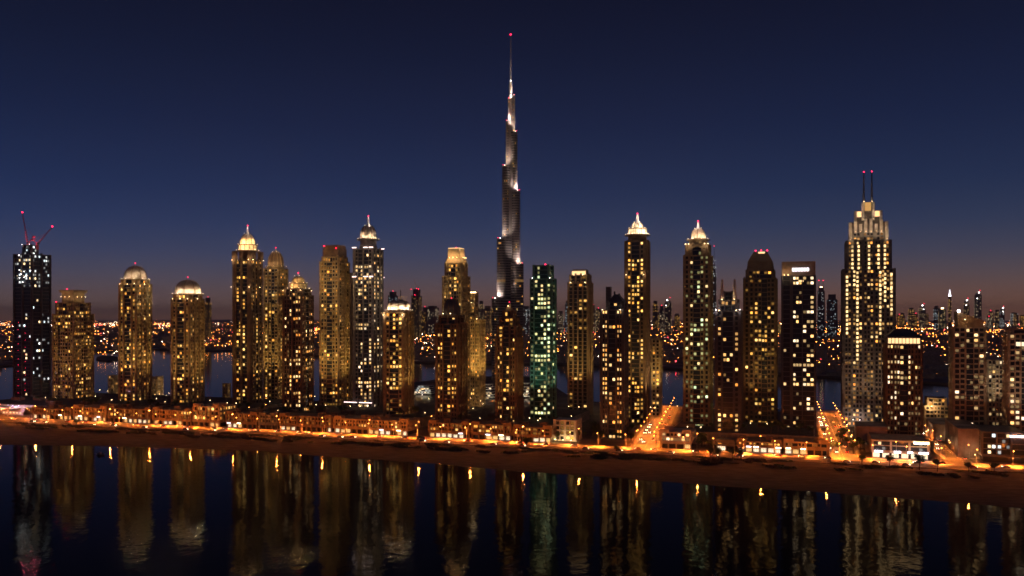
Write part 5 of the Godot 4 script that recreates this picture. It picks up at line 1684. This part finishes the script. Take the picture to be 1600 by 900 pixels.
const TOWER_NAMES := [[50, "the glass tower"], [114, "the flat cap tower"], [211, "the taller white domed tower"], [293, "the lower white domed tower"], [387, "the pointed dome tower"], [431, "the ribbed dome tower"], [466, "the glowing tiered dome tower"], [523, "the slab topped ochre tower"], [575, "the grey spire tower"], [623, "the hipped dome tower"], [705, "the bullet dome tower"], [796, "the pointed brown tower"], [849, "the green glass tower"], [907, "the slim ochre tower"], [960, "the black peaked tower"], [1026, "the beige corner block"], [1091, "the olive tower"], [1139, "the twin spire tower"], [1188, "the rounded top tower"], [1248, "the sign tower"], [1355, "the stepped tower"], [1410, "the glowing band tower"], [1511, "the slanting roof tower"], [1597, "the right edge tower"]]

func beside(px: float) -> String:
	var best := 1e9
	var name_ := ""
	for b in TOWER_NAMES:
		if absf(px - b[0]) < absf(best): best = px - b[0]; name_ = b[2 - 1]
	return ("left of " if best < -6 else ("right of " if best > 6 else "at ")) + name_

func street_furniture() -> void:
	for k in 27:
		var s := -231.0 + 40.0 * (k - 15)
		street_lamp(Vector3(s, GROUND, -588.0), PI, 14.5, 280.0, "tall beach side street lamp facing %s" % before(s), "street lamps along the beach side of the shore road")
		if true:
			for q in [8.0, 28.0]:
				street_lamp(Vector3(s + q, GROUND, -613.6), 0.0, 9.0, 5600.0, "building side street lamp before %s" % before(s + q), "street lamps along the building side of the shore road")
	for j in 3:
		var st: Array = STREETS[j]
		var n: int = [11, 11, 8][j]
		var dv: Vector2 = (st[1] - st[0]).normalized()
		for k in n:
			for side in ([-1.0, 1.0] if j < 2 else [1.0]):
				var f := (k + 0.4 + (0.25 if side > 0 else 0.0)) / n
				var p: Vector2 = (st[0] as Vector2).lerp(st[1], f) + Vector2(-dv.y, dv.x) * (st[2] + 0.8) * side
				street_lamp(Vector3(p.x, GROUND, -p.y), PI / 2 * side, 10.0, 2700.0 if j < 2 else 2200.0, "%s lamp from the shore, %s side of %s" % [ORDINAL[k], "left" if side > 0 else "right", ["the bright street left of the olive tower", "the wide street beside the stepped tower", "the retail street by the pinkish store"][j]], ["street lamps of the bright street", "street lamps of the wide street", "street lamps of the retail street"][j])
	for k in 16:
		street_lamp(Vector3(-455 + 44.0 * k, GROUND, -903.0), PI, 10.0, 1800.0, "street lamp of the lagoon road, " + beside(col_of(-455.0 + 44.0 * k, 903.0)), "street lamps of the lagoon road")
	for k in 4:
		street_lamp(Vector3(-297 + 1.2 * k, GROUND, -(640.0 + 24 * k)), PI / 2, 10.0, 1400.0, "%s street lamp in the side street right of the longest low block" % ORDINAL[k], "street lamps of the narrow side street")
		street_lamp(Vector3(-482.5 + 1.2 * k, GROUND, -(630.0 + 24 * k)), PI / 2, 10.0, 1200.0, "%s street lamp in the side street right of the cream corner block" % ORDINAL[k], "street lamps of the left side street")
	# garden lamps on the decks and between the towers
	for k in 46:
		var px := rng.randf_range(20, 1120)
		var t := rng.randf_range(760, 880)
		var q := foot(px, t)
		var o := thing("garden_lamp", "short warm garden lamp in the courtyard %s" % beside(px), "garden lamp", Vector3(q.x, GROUND if t > 775 else 11.3, q.z), "garden lamps between the towers")
		var p := MB.new()
		p.tube(Vector3.ZERO, Vector3(0, 4, 0), 0.08, 0.06, 6)
		put("pole", p, M.pole, o)
		put_mesh("lamp_globe", ball(0.24), M.lamp_warm, Vector3(0, 4.2, 0), o)
		omni(Vector3(q.x, o.position.y + 4.2, q.z), WARM, 60.0, self, 0.24)
	# cars
	var paints := [Color(0.55, 0.55, 0.55), Color(0.04, 0.04, 0.05), Color(0.3, 0.02, 0.02), Color(0.6, 0.58, 0.5), Color(0.05, 0.08, 0.2)]
	var tones := ["silver", "black", "dark red", "cream", "dark blue"]
	var protos := []
	for k in 5: protos.append(make_car(paints[k]))
	var used := [false, false, false, false, false]
	for k in 128:
		var c := rng.randi() % 5
		var at: Vector3
		var turn := 0.0
		var where := ""
		var parked := false
		if k < 64:
			var lane := rng.randi() % 2
			at = Vector3(-760 + 15.0 * k + rng.randf_range(-6, 6), GROUND + 0.02, -(596.6 + rng.randf_range(-1.6, 2.0)) if lane == 0 else -(607.8 + rng.randf_range(-2.0, 2.0)))
			turn = 0.0 if lane == 0 else PI
			where = "heading right" if lane == 0 else "heading left"
		else:
			var j := k % 3
			var st: Array = STREETS[[0, 1, 2][j]]
			var f := rng.randf_range(0.03, 0.9)
			var p: Vector2 = (st[0] as Vector2).lerp(st[1], f)
			var way := 1.0 if rng.randf() < 0.5 else -1.0
			var dv: Vector2 = (st[1] - st[0]).normalized()
			p += Vector2(-dv.y, dv.x) * way * st[2] * (0.84 if k >= 90 else 0.4)
			if k >= 90: parked = true
			at = Vector3(p.x, GROUND + 0.02, -p.y)
			turn = atan2(dv.y, dv.x) + (PI if way > 0 else 0.0)
			where = ["on the bright street between the dome towers", "on the wide street beside the stepped tower", "on the retail street by the pinkish store"][j]
		var label := "%s%s car %s%s" % ["parked " if parked else "", tones[c], where, (" before " + before(at.x)) if k < 64 else ""]
		var o: Node3D = protos[c]
		if used[c]:
			o = copy(protos[c], at, turn, 1.0, label)
		else:
			used[c] = true
			o.position = at; o.rotation.y = turn
			o.set_meta("label", label)
		o.set_meta("group", "cars on the shore road" if k < 64 else "cars " + where)
	# small boat near the beach
	var bp := on_ground(157, 711, 0.0)
	var boat := thing("small_boat", "small dark boat floating just off the beach on the left", "boat", Vector3(bp.x, 0.0, -bp.y))
	var hull := MB.new()
	var ring := []
	for lev in [[-0.3, 0.55], [0.9, 1.0]]:
		var rr := []
		for k in 12:
			var a := TAU * k / 12
			var x: float = cos(a) * 4.2 * lev[1]
			rr.append(Vector3(x, lev[0] + (0.4 if lev[0] > 0 and x > 2.4 else 0.0), sin(a) * 1.35 * lev[1] * (1.0 - 0.25 * maxf(cos(a), 0.0))))
		ring.append(rr)
	for k in 12:
		var k2 := (k + 1) % 12
		hull.quad(ring[0][k], ring[0][k2], ring[1][k2], ring[1][k], Vector3(ring[1][k].x, 0.3, ring[1][k].z * 3).normalized())
		hull.tri(ring[1][k] - Vector3(0, 0.3, 0), ring[1][k2] - Vector3(0, 0.3, 0), Vector3(0, 0.55, 0), Vector3.UP)
	put("hull", hull, M.dark, boat)
	var cb := MB.new()
	cb.taper(Vector3(-0.6, 0, 0), 1.3, 0.85, 0.5, 1.0, 0.7, 2.0)
	put("cabin", cb, M.grey, boat)

func make_car(paint: Color) -> Node3D:
	var o := thing("car", "car", "car")
	var pm := mat("car_paint", paint, 0.35)
	pm.clearcoat_enabled = true; pm.clearcoat = 0.6
	var prof := [Vector2(-2.2, 0.35), Vector2(-2.25, 0.75), Vector2(-2.1, 0.95), Vector2(-1.0, 1.0), Vector2(1.0, 0.98), Vector2(2.05, 0.8), Vector2(2.2, 0.6), Vector2(2.2, 0.35)]
	put("body", extrude(prof, 0.9), pm, o)
	var cab := [Vector2(-1.75, 0.98), Vector2(-1.2, 1.42), Vector2(0.3, 1.45), Vector2(1.1, 0.98)]
	put("cabin", extrude(cab, 0.76), M.glass, o)
	for x in [-1.4, 1.4]:
		for z in [-0.82, 0.82]:
			var w := MB.new()
			w.tube(Vector3(x, 0.33, z - 0.1), Vector3(x, 0.33, z + 0.1), 0.33, 0.33, 12)
			for s in [-0.1, 0.1]:
				for k in 12:
					var a0 := TAU * k / 12
					var a1 := TAU * (k + 1) / 12
					w.tri(Vector3(x, 0.33, z + s), Vector3(x + cos(a0) * 0.33, 0.33 + sin(a0) * 0.33, z + s), Vector3(x + cos(a1) * 0.33, 0.33 + sin(a1) * 0.33, z + s), Vector3(0, 0, signf(s)))
			put("wheel", w, M.tyre, o)
	for z in [-0.65, 0.65]:
		put_mesh("headlight", box_of(Vector3(0.12, 0.2, 0.4)), M.head, Vector3(2.18, 0.68, z), o)
		put_mesh("tail_light", box_of(Vector3(0.12, 0.2, 0.4)), M.tail, Vector3(-2.24, 0.78, z), o)
	return o

func extrude(prof: Array, hz: float) -> MB:
	var mb := MB.new()
	var c := Vector2.ZERO
	for p in prof: c += p / prof.size()
	for k in prof.size():
		var p: Vector2 = prof[k]
		var q: Vector2 = prof[(k + 1) % prof.size()]
		var nn := Vector3(p.y - q.y, q.x - p.x, 0).normalized()
		if nn.dot(Vector3((p.x + q.x) / 2 - c.x, (p.y + q.y) / 2 - c.y, 0)) < 0: nn = -nn
		mb.quad(Vector3(p.x, p.y, -hz), Vector3(q.x, q.y, -hz), Vector3(q.x, q.y, hz), Vector3(p.x, p.y, hz), nn)
		for z in [-hz, hz]:
			mb.tri(Vector3(c.x, c.y, z), Vector3(p.x, p.y, z), Vector3(q.x, q.y, z), Vector3(0, 0, signf(z)))
	return mb

# ------------------------------------------------------------------ plants
func leaf_mass(r: Vector3, n: int, size: float, sd: int) -> MB:
	var g := RandomNumberGenerator.new()
	g.seed = sd
	var mb := MB.new()
	var lobes := []
	for k in 5: lobes.append([Vector3(g.randf_range(-0.55, 0.55) * r.x, g.randf_range(-0.4, 0.5) * r.y, g.randf_range(-0.55, 0.55) * r.z), g.randf_range(0.4, 0.7)])
	for k in n:
		var l: Array = lobes[g.randi() % 5]
		var dv: Vector3 = Vector3(g.randfn(), g.randfn(), g.randfn()).normalized() * pow(g.randf(), 0.4) * l[1]
		var c: Vector3 = l[0] + Vector3(dv.x * r.x, dv.y * r.y, dv.z * r.z)
		var nn := Vector3(g.randfn(), g.randfn() + 0.6, g.randfn()).normalized()
		var e := nn.cross(Vector3(g.randfn(), g.randfn(), g.randfn()).normalized()).normalized() * size * g.randf_range(0.6, 1.3)
		var f := nn.cross(e) * 0.6
		mb.quad(c - e, c - f, c + e, c + f, nn)
	return mb

func planting() -> void:
	var trees := []
	for k in 3:
		var o := thing("tree", "dark leafy tree", "tree", Vector3.ZERO)
		var tr := MB.new()
		var h := 3.0 + k * 0.6
		tr.tube(Vector3.ZERO, Vector3(0.2, h, 0.1), 0.28, 0.17, 7)
		for b in 5:
			var a := TAU * b / 5 + k
			tr.tube(Vector3(0.2, h - 0.3, 0.1), Vector3(cos(a) * 1.6, h + 1.9, sin(a) * 1.6), 0.13, 0.04, 5)
		put("trunk", tr, M.trunk, o)
		var crown := put("crown", leaf_mass(Vector3(3.2, 2.4, 3.2), 420, 0.42, 100 + k), M.leaf, o)
		crown.position.y = h + 2.2
		trees.append(o)
	var used := [false, false, false]
	var spots := []
	for k in 34: spots.append([foot(rng.randf_range(858, 990), 0.1 + rng.randf_range(628, 700)), GROUND, "dark leafy garden tree", "trees in the gardens"])
	for k in 30: spots.append([foot(rng.randf_range(50, 850), rng.randf_range(652, 668)), 11.2, "leafy tree on a raised deck", "trees on the raised decks"])
	for k in 16: spots.append([foot(rng.randf_range(1080, 1290), rng.randf_range(650, 660)), 12.2, "leafy tree on the right hand deck", "trees on the right deck"])
	for k in 14: spots.append([foot(rng.randf_range(20, 1560), rng.randf_range(578, 587)), 2.8, "small dark tree on the dunes", "trees on the dunes"])
	for k in 16: spots.append([foot(rng.randf_range(1085, 1118), rng.randf_range(622, 640)) if k < 6 else foot(rng.randf_range(1300, 1360), rng.randf_range(630, 700)), GROUND, "dark leafy street tree" , "street trees on the corner lots"])
	for q in spots:
		var c := rng.randi() % 3
		var at := Vector3(q[0].x, q[1], q[0].z)
		var o: Node3D = trees[c]
		var lab: String = q[2] + ", " + beside(col_of(at.x, -at.z))
		if used[c]: o = copy(trees[c], at, rng.randf() * TAU, rng.randf_range(0.7, 1.25), lab)
		else:
			used[c] = true
			o.position = at
			o.set_meta("label", lab)
		o.set_meta("group", q[3])
	var bushes := []
	for k in 4:
		var o := MeshInstance3D.new()
		o.name = "bush"
		o.mesh = leaf_mass(Vector3(2.6 + k * 0.5, 0.75, 1.5), 200, 0.36, 300 + k).mesh()
		o.material_override = M.scrub if k % 2 else M.leaf
		o.set_meta("category", "bush")
		bushes.append(o)
	var fn := FastNoiseLite.new()
	fn.seed = 77; fn.frequency = 0.02
	var placed := 0
	var guard := 0
	while placed < 280 and guard < 9000:
		guard += 1
		var s := rng.randf_range(-700, 120)
		var t := rng.randf_range(563, 588)
		if fn.get_noise_2d(s, t * 3.0) + (t - 556) / 70.0 < rng.randf_range(0.0, 0.55): continue
		placed += 1
		var o: MeshInstance3D = bushes[placed % 4].duplicate()
		var y := 2.9 + 0.2
		o.position = Vector3(s, y, -t)
		o.rotation.y = rng.randf_range(-0.5, 0.5)
		o.scale = Vector3(rng.randf_range(0.9, 2.4), rng.randf_range(0.8, 1.8), rng.randf_range(0.9, 1.7))
		o.set_meta("label", "dune bush facing %s" % before(s))
		o.set_meta("group", "bushes on the dunes")
		add_child(o, true)
	for o in bushes: o.free()
